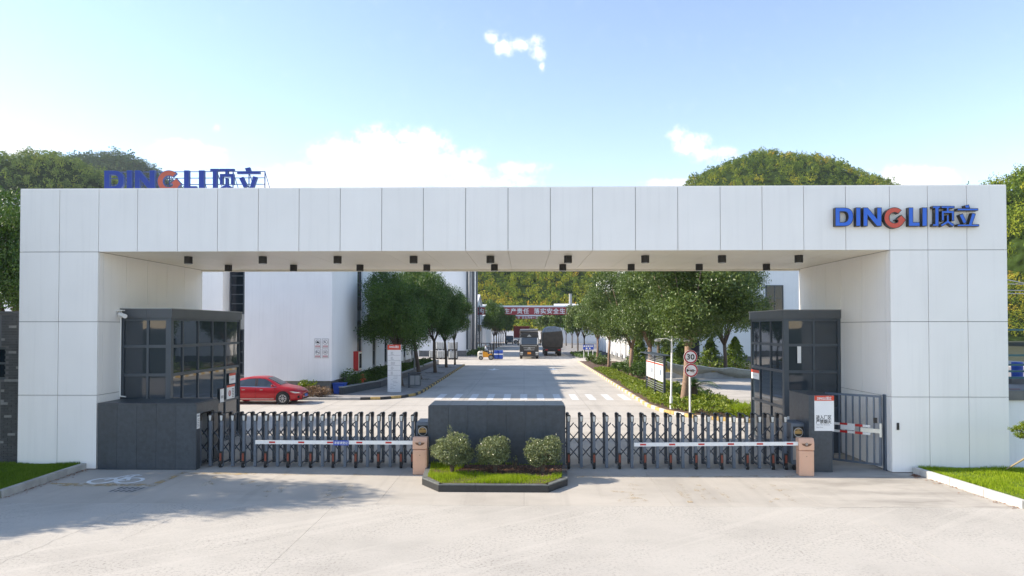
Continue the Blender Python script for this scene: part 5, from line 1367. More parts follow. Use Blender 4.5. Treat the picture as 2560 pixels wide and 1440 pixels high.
# white building on the sunlit side with a dark window
wb2 = thing('white_building', 'large white building with sunlit pilastered side behind the bed trees', 'building', (22, 90, 0))
XS_, YS_ = 11.8, 77.0
MB().box(XS_, 44, YS_, 113, .9, 11.3).build('wall', 'wallw', wb2)
MB().box(XS_ + .1, 43.9, YS_ + .1, 112.9, 0, .895).build('plinth', 'plinth', wb2)
for k in range(8):
    y = 79 + 4.2 * k
    MB().box(XS_ - .35, XS_ - .003, y, y + 1.1, .6, 11.2).build('pilaster', 'wallw', wb2)
    MB().box(XS_ - .06, XS_ - .002, y + 1.6, y + 3.4, 1.2, 4.4).build('window', 'winglass', wb2)
p0, p1 = P(1915, 777, YS_), P(1957, 714, YS_)
MB().box(p0.x - .06, p1.x + .06, YS_ - .02, YS_ - .003, p0.z - .06, p1.z + .06).build('window_surround', 'frame', wb2)
window(wb2, TM(p0.x, YS_ - .14, p0.z, 0), p1.x - p0.x, p1.z - p0.z, 2, 2, inset=.01, depth=.1)
for u0, u1 in ((1702, 1722), (1726, 1748)):
    p0, p1 = P(u0, 915, YS_), P(u1, 846, YS_)
    window(wb2, TM(p0.x, YS_ - .12, p0.z, 0), p1.x - p0.x, p1.z - p0.z, 1, 2, inset=.01, depth=.1)
# overhead banners across the drive
def banner(name, label, y, u0, u1, v0, v1, words_, size, wid, cx=None):
    b = thing(name, label, 'banner', (P((u0 + u1) / 2, v0, y).x, y, 0))
    x0, x1, z0, z1 = P(u0, v1, y).x, P(u1, v1, y).x, P(u0, v1, y).z, P(u0, v0, y).z
    MB().box(x0, x1, y, y + .25, z0, z1).build('board', 'bannerred', b)
    MB().box(x0 - .1, x1 + .1, y - .05, y + .3, z1 + .002, z1 + .32).build('top_rail', 'whitesign', b)
    MB().box(x0 - .1, x0 - .002, y - .03, y + .26, z0, z1).build('end_rail', 'whitesign', b)
    for w, u, wd in words_:
        text(w, size, (P(u, v0, y).x, y - .012, (z0 + z1) / 2), 'white', 'lettering', b, off=.02, width=wd)
    for x in (x0 + .3, x1 - .3): MB().bar((x, y + .45, 0), (x, y + .45, z1 + .2), .2).build('post', 'frame', b)
    return b
ch0 = 16 * 118 / FPX
def at96(k): return 1160 + (258 + 96.2 * k) / 6
banner('overhead_banner', 'red overhead banner with large white lettering across the drive', 133.0, 1185, 1448, 768, 787,
       [(c, at96(k), 1.04) for k, c in enumerate('构筑安全生产责任')] + [(c, 1160 + (1092 + 96 * k) / 6, 1.04) for k, c in enumerate('落实安全生产年')], 1.1, None)
banner('overhead_banner', 'second red banner, smaller and partly hidden below the larger one', 168, 1262, 1385, 790.5, 797,
       [(c, u, .55) for c, u in zip('针以心为本、员工', (1297, 1308, 1315, 1321.5, 1328, 1334, 1342, 1348.5))], .62, None)
# grey brick building at the frame's side, bricks laid one by one where they can be told apart
bb = thing('brick_building', 'dark grey brick gatehouse beside the shaded lawn', 'building', (-18, 21, 0))
YBk = 20.6
zt = P(20, 783, YBk).z
x1 = XF[0] - .03
xw0, xw1, zw0, zw1 = P(-40, 900, YBk).x, P(12.5, 900, YBk).x, P(5, 950, YBk).z, P(5, 868, YBk).z
w = MB()
w.box(-26, xw0, YBk + .03, YBk + 4, 0, zt - .02).box(xw1, x1, YBk + .03, YBk + 4, 0, zt - .02).box(xw0, xw1, YBk + .03, YBk + 4, 0, zw0).box(xw0, xw1, YBk + .03, YBk + 4, zw1, zt - .02)
w.build('wall', 'mortar', bb)
MB().box(-26.05, x1, YBk - .03, YBk + 4.05, zt - .018, zt + .06).build('coping', 'brickd', bb)
window(bb, TM(xw0, YBk + .06, zw0, 0), xw1 - xw0, zw1 - zw0, 1, 2, inset=.05)
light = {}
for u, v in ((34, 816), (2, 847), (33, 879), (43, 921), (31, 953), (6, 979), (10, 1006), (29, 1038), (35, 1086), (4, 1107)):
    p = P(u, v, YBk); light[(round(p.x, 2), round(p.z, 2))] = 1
rowh = .0775; nrow = int(zt / rowh); bl_ = .235
protoB = {}
for k in range(nrow):
    z = k * rowh; off = (k % 2) * bl_ / 2
    for j in range(-1, 5):
        a = x1 - (j + 1) * bl_ + off; b = a + bl_
        a, b = max(a, x1 - 1.05), min(b, x1 - .002)
        if b - a < .05: continue
        zc, xc = z + rowh / 2, (a + b) / 2
        if zw0 - .04 < zc < zw1 + .04 and xc < xw1 + .03: continue
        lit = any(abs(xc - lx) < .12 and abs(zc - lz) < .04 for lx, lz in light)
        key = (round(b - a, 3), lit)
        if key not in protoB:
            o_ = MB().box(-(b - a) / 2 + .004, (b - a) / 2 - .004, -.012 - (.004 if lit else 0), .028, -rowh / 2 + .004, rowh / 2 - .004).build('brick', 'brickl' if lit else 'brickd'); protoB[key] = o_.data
            o_.parent = bb
        else:
            o_ = bpy.data.objects.new('brick', protoB[key]); COL.objects.link(o_); o_.parent = bb
        o_.location = (xc - bb.location.x, YBk - bb.location.y + random.uniform(-.003, .003), zc)
# boundary wall, terrace, fence and barrel past the gate frame
bw = thing('boundary_wall', 'white boundary wall with a dark coping past the lettered column', 'wall', (20, 20.6, 0))
MB().box(XF[-1] + .03, 30, 20.3, 20.6, 0, 2.02).build('wall', 'wallw', bw)
for k in range(8): MB().box(XF[-1] + .04 + 1.2 * k, XF[-1] + 1.23 + 1.2 * k, 20.22, 20.7, 2.023, 2.3).build('coping_stone', 'plinth', bw)
struct('terrace', MB().box(XF[-1] + .03, 40, 20.72, 34, 0, 2.2), 'pave')
tf = thing('metal_fence', 'teal metal railing above the white boundary wall', 'fence', (20, 22, 2.2))
for z in (2.55, 2.75, 2.95, 3.25, 4.05): MB().box(XF[-1] + .06, 30, 21.97, 22.03, z - .03, z + .03).build('rail', 'teal', tf)
for k in range(7): MB().box(XF[-1] + .1 + 2.2 * k, XF[-1] + .16 + 2.2 * k, 21.96, 22.04, 2.2, 4.1).build('post', 'teal', tf)
bar_ = thing('blue_barrel', 'bright blue plastic barrel behind the teal railing', 'barrel', (P(2540, 925, 24).x, 24, 2.2))
bxp = P(2543, 925, 24).x
MB().box(bxp - .4, bxp + .6, 23.7, 24.3, 2.2, 2.38).build('plinth', 'plinth', bar_)
MB().lathe((bxp, 24, 2.381), [(.15, .0), (.17, .04), (.17, .18), (.18, .19), (.17, .2), (.17, .38), (.18, .39), (.17, .4), (.17, .54), (.15, .56)], 18).build('body', 'drum', bar_, smooth=False)
rb = thing('roof_tiles_stack', 'small heap of broken pink tiles on the terrace edge', 'tile heap', (P(2540, 965, 21.2).x, 21.2, 2.2))
for k in range(9): MB(Matrix.Translation((P(2536, 965, 21.2).x + .11 * (k % 5) - .2, 21.1 + .1 * (k // 5), 2.21 + .03 * (k // 5))) @ Matrix.Rotation(k * 1.3, 4, 'Z')).box(-.06, .06, -.04, .04, 0, .03).build('tile', 'orange', rb)
plw = thing('power_lines', 'thin pale power lines crossing in front of the wooded slope', 'power lines', (40, 60, 10))
for v0, v1 in ((697, 708), (709.5, 709.5), (725.5, 725.5), (733, 733.5)):
    a, b = P(2440, v0 - (v1 - v0) * 1.2, 58), P(2680, v1 + (v1 - v0) * 2, 58); MB().tube([a, a.lerp(b, .5) - Vector((0, 0, .02)), b], .035, 6).build('wire', 'silver', plw)
for x in (P(2250, 700, 58).x, 62.0):
    pass
tree(23.6, 26.5, 2.2, 4.9, 1.9, 1.9, 'dense roadside tree behind the teal railing', 'big', 'leafA', None, .12, (0, 0), 1.2, name='broadleaf_tree')
tree(26.5, 30.0, 2.2, 5.6, 2.3, 2.3, 'bigger dense tree farther behind the teal railing', 'big', 'leafA', None, .12, (0, 0), 1.2, name='broadleaf_tree')
# young tree tied to a stake on the sunny lawn
yt = tree(P(2560, 1085, 18.4).x + .12, 18.4, .16, 1.42, .36, .30, 'young tree with a leaning bamboo stake on the sunny lawn', 'mid', 'leafC', None, .025, (0, 0), .8, name='young_tree')
MB().tube([(*gq((2516, 1189)), LAWNZ - .02), (P(2562, 1146, 18.2).x, 18.2, P(2562, 1146, 18.2).z)], .022, 7).build('stake', 'bamboo', yt)
# dry stalks against the brick wall
# ------------------------------------------------------------------ red car
def wheel(parent, x, y, r, w, side, name='wheel', spokes=8, rimr=.62, axis='y'):
    t = MB().lathe((x, y, r), [(r * .55, -w / 2), (r * .95, -w / 2), (r, -w / 2 + .025), (r, w / 2 - .025), (r * .95, w / 2), (r * .55, w / 2)], 28, axis)
    o = t.build(name, 'rubber', parent, smooth=False)
    s = side; e = w / 2
    def pt(a, q, d): return (x + q * math.cos(a), y + s * (e + d), r + q * math.sin(a)) if axis == 'y' else (x + s * (e + d), y + q * math.cos(a), r + q * math.sin(a))
    ax = (0, s, 0) if axis == 'y' else (s, 0, 0)
    rim = MB().disc(pt(0, 0, .002), r * rimr, ax, 28); rim.build('rim_well', 'dark', o)
    rm = MB().disc(pt(0, 0, .006), r * rimr * 1.03, ax, 28, r * rimr * .86).disc(pt(0, 0, .0075), r * rimr * .28, ax, 16)
    for k in range(spokes):
        a = 6.283 * k / spokes; d = .18
        rm.poly([pt(a - d * 1.2, r * rimr * .25, .007), pt(a - d * .75, r * rimr * .9, .007), pt(a + d * .75, r * rimr * .9, .007), pt(a + d * 1.2, r * rimr * .25, .007)])
    rm.build('rim', 'silver', o); return o
car = thing('parked_car', 'red sedan parked in front of the white office wall, half behind the guard booth', 'car')
ST = [(-2.30, .42, .70, .76, .68, .50), (-2.22, .32, .90, .99, .80, .62), (-1.95, .25, .95, 1.08, .86, .66), (-1.62, .22, .95, 1.12, .88, .64), (-1.3, .21, .95, 1.27, .88, .58), (-1.02, .20, .95, 1.37, .885, .57),
      (-.55, .19, .94, 1.45, .885, .58), (0, .19, .925, 1.465, .885, .585), (.35, .19, .92, 1.43, .885, .58), (.75, .19, .915, 1.24, .885, .60), (1.16, .19, .905, 1.02, .885, .66), (1.32, .2, .89, .96, .88, .70), (1.75, .2, .82, .90, .865, .68), (2.1, .22, .70, .79, .80, .60), (2.27, .25, .58, .68, .66, .48), (2.33, .36, .52, .57, .52, .40)]
def ringpt(st, j):
    x, zb, zl, zt, w, wr = st
    return [(0, zb), (w * .85, zb), (w * .97, zb + .12), (w, zb + (zl - zb) * .55), (w * .985, zl - .07), (w * .93, zl), (wr, zt - .05 * min(1, (zt - zl) * 4)), (wr * .75, zt), (0, zt + .012)][j]
def sta(x):
    for a, b in zip(ST, ST[1:]):
        if a[0] <= x <= b[0]:
            q = (x - a[0]) / (b[0] - a[0]); return tuple(u + (v - u) * q for u, v in zip(a, b))
cb = MB(); rings = []
for st in ST:
    half = [ringpt(st, j) for j in range(9)]
    rings.append([cb.pt((st[0], -y, z)) for y, z in half] + [cb.pt((st[0], y, z)) for y, z in half[-2:0:-1]])
for a, b in zip(rings, rings[1:]):
    n = len(a)
    for j in range(n): cb.face([a[j], a[(j + 1) % n], b[(j + 1) % n], b[j]])
cb.face(rings[0]); cb.face(rings[-1][::-1])
body = cb.build('body', 'carred', car, smooth=True)
m_ = body.modifiers.new('edges', 'EDGE_SPLIT'); m_.split_angle = R(38)
def side_patch(name, mat, low, upp, s, off=.008):
    """window glass on the car's side between a lower and an upper edge of (x, fraction up the window)"""
    x0, x1 = max(low[0][0], upp[0][0]), min(low[-1][0], upp[-1][0])
    xs = sorted({x0, x1, *[p[0] for p in low + upp if x0 < p[0] < x1], *[t[0] for t in ST if x0 < t[0] < x1]})
    mb = MB()
    def q(x, e):
        t = np.interp(x, [p[0] for p in e], [p[1] for p in e]); st = sta(x); a, b = ringpt(st, 5), ringpt(st, 6)
        return (x, s * (a[0] + (b[0] - a[0]) * t + off), a[1] + (b[1] - a[1]) * t + off * .5)
    for a, b in zip(xs, xs[1:]): mb.quad(q(a, low), q(b, low), q(b, upp), q(a, upp))
    return mb.build(name, mat, car)
for s in (-1, 1):
    side_patch('side_window', 'carglass', [(-1.04, .06), (-.18, .04)], [(-1.04, .84), (-.6, .90), (-.18, .92)], s)
    side_patch('side_window', 'carglass', [(-.06, .04), (1.0, .06)], [(-.06, .92), (.3, .90), (.62, .80), (1.0, .16)], s)
    side_patch('side_window', 'carglass', [(-1.52, .3), (-1.3, .06), (-1.09, .06)], [(-1.52, .4), (-1.3, .80), (-1.09, .84)], s)
    side_patch('pillar_trim', 'black', [(-.17, .04), (-.07, .04)], [(-.17, .92), (-.07, .92)], s, .009)
def top_patch(name, x0, x1, n=4, t=.9):
    mb = MB()
    for k in range(n):
        a, b = sta(x0 + (x1 - x0) * k / n), sta(x0 + (x1 - x0) * (k + 1) / n)
        for s in (-1, 1):
            for j0, j1 in ((6, 7), (7, 8)):
                q = []
                for st, j in ((a, j0), (a, j1), (b, j1), (b, j0)):
                    y, z = ringpt(st, j); q.append((st[0] + (.006 if x0 > 0 else -.006), s * y * (t if j == 6 else 1), z + .008))
                mb.poly(q)
    return mb.build(name, 'carglass', car)
top_patch('windshield', .42, 1.13); top_patch('rear_window', -1.56, -1.06)
for s in (-1, 1):
    for x in (-1.33, 1.36):
        MB().disc((x, s * .888, .335), .385, (0, s, 0), 28).build('wheel_arch', 'dark', car)
        wheel(car, x, s * .80, .325, .21, s)
    MB().poly([(1.72, s * .875, .69), (1.9, s * .855, .70), (2.17, s * .765, .655), (2.27, s * .69, .60), (2.0, s * .84, .60)]).build('headlight', 'chrome', car)
    MB().box(-2.28, -2.0, s * .8 - .03, s * .8 + .03, .72, .86).build('tail_light', 'roadred', car)
    MB().box(2.12, 2.22, s * .74 - .04, s * .74 + .04, .34, .46).build('fog_lamp', 'dark', car)
    MB().prism([(.78, .94), (.98, .94), (.98, 1.02), (.84, 1.08), (.78, 1.05)], s * .90, s * 1.06).build('wing_mirror', 'carred', car, bevel=.02)
    MB().box(-1.0, .88, s * .893 - .004, s * .893 + .004, .285, .315).build('side_trim', 'chrome', car)
    for x in (-.85, .12): MB().box(x, x + .17, s * .888 - .012, s * .888 + .012, .77, .80).build('door_handle', 'chrome', car)
    for x in (-.12, .92): MB().box(x - .004, x + .004, s * .8865 - .001, s * .8865 + .001, .3, .88).build('door_gap', 'dark', car)
    side_patch('window_line', 'chrome', [(-1.35, -.03), (1.0, -.03)], [(-1.35, .03), (1.0, .03)], s, .007)
MB().box(2.30, 2.345, -.42, .42, .50, .55).build('grille', 'chrome', car)
MB().box(2.26, 2.32, -.52, .52, .26, .42).build('lower_grille', 'dark', car)
MB().box(2.335, 2.352, -.22, .22, .38, .52).build('number_plate', 'plateb', car)
car.location = (P(708, 1010, 36.75).x - 1.36, 37.55, 0)

# ------------------------------------------------------------------ trucks on the drive
tk = thing('truck', 'black tipper truck facing the gate with an orange number plate', 'truck', (P(1323, 890, 90).x, 90, 0))
tx, ty = tk.location.x, 90.0
MB().prism([(ty, .55), (ty + .02, 1.9), (ty + .25, 3.05), (ty + 1.9, 3.1), (ty + 1.95, .55)], tx - 1.24, tx + 1.24, 'x').build('cab', 'truckblack', tk, bevel=.05)
MB().poly([(tx - 1.1, ty - .0, 1.88), (tx + 1.1, ty - .0, 1.88), (tx + 1.04, ty + .17, 2.78), (tx - 1.04, ty + .17, 2.78)]).build('windscreen', 'carglass', tk)
MB().box(tx - 1.14, tx + 1.14, ty + .1, ty + .3, 2.8, 3.35).build('roof_visor', 'truckblack', tk, bevel=.04)
MB().poly([(tx - .3, ty + .08, 2.9), (tx + .3, ty + .08, 2.9), (tx, ty + .08, 3.2)]).build('roof_badge', 'silver', tk)
for z, w in ((1.72, 1.0), (1.45, .75), (1.18, .68)): MB().box(tx - w, tx + w, ty - .05, ty - .02, z - .035, z + .035).build('grille_bar', 'silver', tk)
MB().disc((tx, ty - .06, 1.34), .2, (0, -1, 0), 24, .15).build('grille_ring', 'silver', tk)
MB().poly([(tx - .1, ty - .061, 1.4), (tx + .1, ty - .061, 1.4), (tx, ty - .061, 1.22)]).build('grille_emblem', 'silver', tk)
MB().box(tx - 1.25, tx + 1.25, ty - .12, ty + .2, .32, .92).build('bumper', 'truckblack', tk, bevel=.04)
MB().box(tx - .23, tx + .23, ty - .135, ty - .122, .62, .90).build('number_plate', 'plate', tk)
for s in (-1, 1):
    MB().box(tx + s * 1.0 - .19, tx + s * 1.0 + .19, ty - .14, ty - .12, .72, .92).build('headlight', 'lens', tk)
    MB().box(tx + s * 1.02 - .17, tx + s * 1.02 + .17, ty - .14, ty - .12, .52, .6).build('fog_lamp', 'lens', tk)
    MB().box(tx + s * 1.42 - .1, tx + s * 1.42 + .1, ty + .0, ty + .1, 1.75, 2.55).build('mirror', 'black', tk)
    MB().bar((tx + s * 1.2, ty + .1, 2.5), (tx + s * 1.42, ty + .05, 2.5), .05).build('mirror_arm', 'black', tk)
    for y in (ty + .75, ty + 3.8, ty + 5.2): wheel(tk, tx + s * 1.05, y, .5, .32, s, axis='x')
    MB().box(tx + s * 1.09 - .05, tx + s * 1.09 + .05, ty - .005, ty + .02, 1.9, 2.75).build('pillar', 'white', tk)
MB().box(tx - 1.22, tx + 1.22, ty + 2.1, ty + 8.0, 1.0, 3.55).build('tipper_body', 'tarp', tk, bevel=.05)
MB().tube([(tx - 1.2, ty + 2.3, 3.72), (tx + 1.2, ty + 2.3, 3.78)], .16, 12).build('rolled_cover', 'duct', tk)
MB().box(tx - .45, tx + .45, ty + 1.9, ty + 8, .6, .98).build('chassis', 'black', tk)
t2 = thing('truck', 'high loaded truck seen from behind under a sagging brown tarpaulin', 'truck', (P(1382, 890, 99).x, 99, 0))
tx, ty = t2.location.x, 99.0
prof = [(-1.36, 1.15), (-1.5, 2.2), (-1.42, 3.3), (-1.15, 3.95), (-.5, 4.22), (.3, 4.25), (1.0, 4.1), (1.35, 3.5), (1.52, 2.4), (1.4, 1.15)]
lb_ = MB().prism([(tx + x, z) for x, z in prof], ty, ty + 7.5); lb_.build('tarpaulin', 'tarp', t2, bevel=.15)
tp = MB().prism([(tx + x * 1.005, z + .02) for x, z in prof if z > 3.2], ty - .03, ty + 7.4); tp.build('upper_tarpaulin', 'tarpb', t2, bevel=.12)
MB().bar((tx - 1.2, ty - .04, 1.3), (tx + 1.2, ty - .04, 2.5), .06).bar((tx - .1, ty - .05, 1.9), (tx + .4, ty - .05, 1.25), .05).build('rope', 'tarp', t2)
MB().box(tx - 1.2, tx + 1.2, ty + .1, ty + 9.5, .75, 1.14).build('chassis', 'black', t2)
MB().box(tx - 1.22, tx + 1.22, ty - .05, ty + .08, .62, .76).build('rear_bumper', 'black', t2)
for s in (-1, 1):
    MB().box(tx + s * .9 - .18, tx + s * .9 + .18, ty - .06, ty + .02, .82, .98).build('tail_light', 'roadred', t2)
    for y in (ty + .9, ty + 2.2, ty + 8.5): wheel(t2, tx + s * .98, y, .5, .5, s, axis='x')
MB().box(tx - 1.2, tx + 1.2, ty + 7.7, ty + 9.6, .9, 3.2).build('cab', 'truckblack', t2, bevel=.05)
t3 = thing('truck', 'distant truck with a dark red cargo box behind the tipper truck', 'truck', (P(1304, 850, 172).x, 172, 0))
tx, ty = t3.location.x, 172.0
MB().box(tx - 2.0, tx + 2.0, ty, ty + 2.5, 1.5, 4.4).build('cargo_box', 'roofred', t3, bevel=.04)
MB().box(tx - 2.0, tx + 2.0, ty - .1, ty + 2.5, 1.1, 1.49).build('flatbed', 'white', t3)
MB().box(tx - .5, tx + .2, ty - .02, ty - .005, 2.6, 3.4).build('emblem', 'tan', t3)
for x in (-1.5, .2, 1.4): wheel(t3, tx + x, ty + .3, .5, .35, -1, axis='y')
t4 = thing('small_truck', 'distant small dark truck beside the far tree trunks', 'truck', (P(1274, 852, 165).x, 165, 0))
tx, ty = t4.location.x, 165.0
MB().prism([(ty, .4), (ty, 1.3), (ty + .4, 2.1), (ty + 1.6, 2.1), (ty + 1.6, .4)], tx - .85, tx + .85, 'x').build('cab', 'frame', t4, bevel=.05)
MB().poly([(tx - .7, ty + .02, 1.3), (tx + .7, ty + .02, 1.3), (tx + .65, ty + .34, 1.95), (tx - .65, ty + .34, 1.95)]).build('windscreen', 'carglass', t4)
MB().box(tx - .85, tx + .85, ty + 1.7, ty + 4.5, .7, 1.5).build('load_bed', 'frame', t4)
for s in (-1, 1):
    MB().box(tx + s * .6 - .12, tx + s * .6 + .12, ty - .03, ty - .005, .75, .95).build('headlight', 'lens', t4)
    for y in (ty + .6, ty + 3.6): wheel(t4, tx + s * .75, y, .35, .22, s, axis='x')

# ------------------------------------------------------------------ forklift with drums and its driver
fk = thing('forklift', 'yellow forklift with a white rear weight crossing the side street', 'forklift', (P(1218, 900, 87.5).x, 87.5, 0))
fx, fy = fk.location.x, 87.5
MB().prism([(fx - 1.15, .25), (fx - 1.2, .9), (fx - 1.0, 1.12), (fx - .55, 1.12), (fx - .5, .25)], fy - .52, fy + .52).build('counterweight', 'cream', fk, bevel=.05)
MB().box(fx - .95, fx - .6, fy - .527, fy - .522, .72, .86).build('vent', 'dark', fk)
MB().prism([(fx - .5, .35), (fx - .54, 1.05), (fx + .0, 1.0), (fx + .15, .75), (fx + .62, .8), (fx + .62, .35)], fy - .54, fy + .54).build('body', 'forky', fk, bevel=.04)
MB().box(fx - .4, fx + .05, fy - .3, fy + .3, 1.02, 1.12).box(fx - .48, fx - .36, fy - .3, fy + .3, 1.1, 1.5).build('seat', 'black', fk)
g = MB()
for s in (-1, 1):
    g.bar((fx - .85, fy + s * .48, 1.1), (fx - .72, fy + s * .48, 2.1), .07).bar((fx + .55, fy + s * .48, .8), (fx + .35, fy + s * .48, 2.1), .07)
    g.bar((fx - .75, fy + s * .48, 2.1), (fx + .38, fy + s * .48, 2.1), .07)
for k in range(6): g.bar((fx - .7 + .2 * k, fy - .48, 2.1), (fx - .7 + .2 * k, fy + .48, 2.1), .04)
g.build('overhead_guard', 'black', fk)
for s in (-1, 1): MB().box(fx + .7, fx + .82, fy + s * .35 - .06, fy + s * .35 + .06, .1, 2.05).build('mast_rail', 'black', fk)
for s in (-1, 1): MB().box(fx + .83, fx + 1.95, fy + s * .28 - .06, fy + s * .28 + .06, .1, .15).build('fork', 'black', fk)
MB().bar((fx + .3, fy, .9), (fx + .1, fy, 1.4), .05).disc((fx + .08, fy, 1.42), .17, (-.6, 0, .8), 14, .13).build('steering_wheel', 'black', fk)
for s in (-1, 1):
    wheel(fk, fx + .5, fy + s * .48, .33, .24, s); wheel(fk, fx - .78, fy + s * .48, .26, .2, s)
for i, (dx, dy) in enumerate(((1.15, -.3), (1.15, .32), (1.72, -.3), (1.72, .32))):
    lab = ['blue drum on the forks nearest the mast, front one', 'blue drum on the forks nearest the mast, hidden behind the front one', 'blue drum at the fork tips, front one', 'blue drum at the fork tips, behind the front one'][i]
    d_ = thing('drum', lab, 'drum', (fx + dx, fy + dy, .155), 'blue drums carried by the forklift')
    MB().lathe((fx + dx, fy + dy, .155), [(.25, 0), (.285, .03), (.285, .36), (.30, .38), (.285, .40), (.285, .74), (.30, .76), (.285, .78), (.285, 1.02), (.25, 1.05)], 18).build('barrel', 'drum', d_)
    MB().lathe((fx + dx, fy + dy, .155), [(.288, .50), (.289, .53), (.289, .62), (.288, .65)], 18).build('label_band', 'white', d_)
def skin_person(name, label, joints, edges, radii, mat_body, loc, cols):
    me = bpy.data.meshes.new('body'); me.from_pydata(joints, edges, []); ob_ = bpy.data.objects.new('body', me); COL.objects.link(ob_)
    md = ob_.modifiers.new('skin', 'SKIN'); sb_ = ob_.modifiers.new('sub', 'SUBSURF'); sb_.levels = sb_.render_levels = 1
    for v, r_ in zip(me.skin_vertices[0].data, radii): v.radius = (r_, r_)
    me.skin_vertices[0].data[0].use_root = True
    dg_ = bpy.context.evaluated_depsgraph_get(); nm = bpy.data.meshes.new_from_object(ob_.evaluated_get(dg_))
    bpy.data.objects.remove(ob_)
    t = thing(name, label, 'person', loc)
    for m in mat_body: nm.materials.append(M[m])
    mi = [cols(p.center) for p in nm.polygons]; nm.polygons.foreach_set('material_index', mi); nm.polygons.foreach_set('use_smooth', [True] * len(mi))
    o_ = bpy.data.objects.new('body', nm); COL.objects.link(o_); o_.parent = t
    return t
J = [(0, 0, .10), (.0, 0, .38), (.02, 0, .56), (.03, 0, .66), (.05, 0, .80), (.38, .1, .12), (.42, .1, -.30), (.52, .1, -.33), (.38, -.1, .12), (.42, -.1, -.30), (.52, -.1, -.33),
     (.04, .18, .52), (.16, .24, .28), (.38, .14, .36), (.04, -.18, .52), (.16, -.24, .28), (.38, -.14, .36)]
E = [(0, 1), (1, 2), (2, 3), (3, 4), (0, 5), (5, 6), (6, 7), (0, 8), (8, 9), (9, 10), (2, 11), (11, 12), (12, 13), (2, 14), (14, 15), (15, 16)]
RR = [.14, .14, .13, .055, .105, .085, .06, .05, .085, .06, .05, .07, .05, .04, .07, .05, .04]
pn_ = skin_person('person', 'forklift driver in a pale shirt seated under the overhead guard', J, E, RR, ['shirt', 'frame', 'skin'], (fx - .22, fy, 1.04),
            lambda c: 2 if c.z > .64 or (c.x > .32 and c.z > .27) else (1 if c.z < .16 else 0))
MB().lathe((fx - .17, fy, 1.04 + .80), [(.10, .02), (.105, .06), (.07, .11), (.01, .12)], 12).build('hair', 'black', pn_)

# ------------------------------------------------------------------ white caged tanks by the side street
tank = None
for i, (u, y, lv, lab) in enumerate([(1084, 90.5, 0, 'white caged tank on the ground, farthest from the drive'), (1103, 89.6, 0, 'white caged tank on the ground beside the second tree trunk'), (1133, 88.6, 0, 'white caged tank on the ground nearest the drive'),
                                  (1101, 90.3, 1, 'white caged tank stacked on the middle one'), (1132, 88.7, 1, 'white caged tank stacked on the one nearest the drive')]):
    x = P(u, 890, y).x; z = 1.13 * lv
    if tank is None:
        tank = thing('caged_tank', lab, 'tank', (x, y, z), 'white caged tanks by the side street')
        MB().box(x - .5, x + .5, y - .5, y + .5, .16, 1.08).build('tank', 'ibc', tank, bevel=.06)
        MB().box(x - .56, x + .56, y - .56, y + .56, .1, .15).box(x - .56, x - .4, y - .56, y + .56, 0, .099).box(x + .4, x + .56, y - .56, y + .56, 0, .099).box(x - .08, x + .08, y - .56, y + .56, 0, .099).build('pallet', 'black', tank)
        c = MB()
        for k in range(6):
            q = -.55 + .22 * k; zz_ = .2 + .17 * k
            for s in (-1, 1):
                c.bar((x + q, y + s * .55, .15), (x + q, y + s * .55, 1.1), .025).bar((x + s * .55, y + q, .15), (x + s * .55, y + q, 1.1), .025)
                c.bar((x - .55, y + s * .56, zz_), (x + .55, y + s * .56, zz_), .025).bar((x + s * .56, y - .55, zz_), (x + s * .56, y + .55, zz_), .025)
        c.build('cage', 'duct', tank)
    else:
        q = copy_tree(tank); q.location = (x, y, z); q['label'] = lab

# ------------------------------------------------------------------ signs, posts and small street furniture
ds = thing('directory_sign', 'tall white directory sign with a red header at the pavement corner', 'sign', (P(984, 985, 42.7).x, 42.7, .12))
x0, x1, zb, zt = P(969.5, 980, 42.7).x, P(1002, 980, 42.7).x, P(984, 982, 42.7).z, P(984, 862, 42.7).z
MB().box(x0, x1, 42.6, 42.85, zb, zt).build('panel', 'whitesign', ds, bevel=.01)
hh = P(984, 874.5, 42.7).z
MB().box(x0 - .01, x1 + .01, 42.585, 42.6 - .002, hh, zt + .01).build('header', 'signred', ds)
text('DINGLI顶立', .16, ((x0 + x1) / 2, 42.58, hh + .19), 'whitesign', 'header_lettering', ds, off=.025, width=.58)
for z in [P(984, v, 42.7).z for v in (888, 901, 913.5, 925.5, 938)]: MB().box(x0 + .004, x1 - .004, 42.594, 42.5985, z - .008, z + .008).build('divider', 'greyink', ds)
mb = MB(); r_ = random.Random(4)
for v in (879, 891.5, 904, 916, 928.5):
    for k in range(3):
        z = P(984, v + 1.3 + 2.6 * k, 42.7).z; w_ = r_.uniform(.1, .3); mb.box(x0 + .2, x0 + .2 + w_, 42.596, 42.599, z - .012, z + .012)
for k in range(9):
    z = P(984, 942 + 3.6 * k, 42.7).z; a = r_.uniform(.15, .4); mb.box(x0 + a, x0 + a + r_.uniform(.08, .3), 42.596, 42.599, z - .008, z + .008)
mb.build('lettering', 'greyink', ds)
for x in (x0 + .12, x1 - .12): MB().box(x - .025, x + .025, 42.66, 42.78, .10, zb).build('leg', 'silver', ds)
nb = thing('notice_board', 'steel notice board with two posters facing the drive across the hedge', 'notice board', (7.65, 40.5, .15))
for y in (37.9, 40.5, 43.2): MB().box(7.6, 7.72, y - .06, y + .06, .1, 2.55).build('post', 'frame', nb)
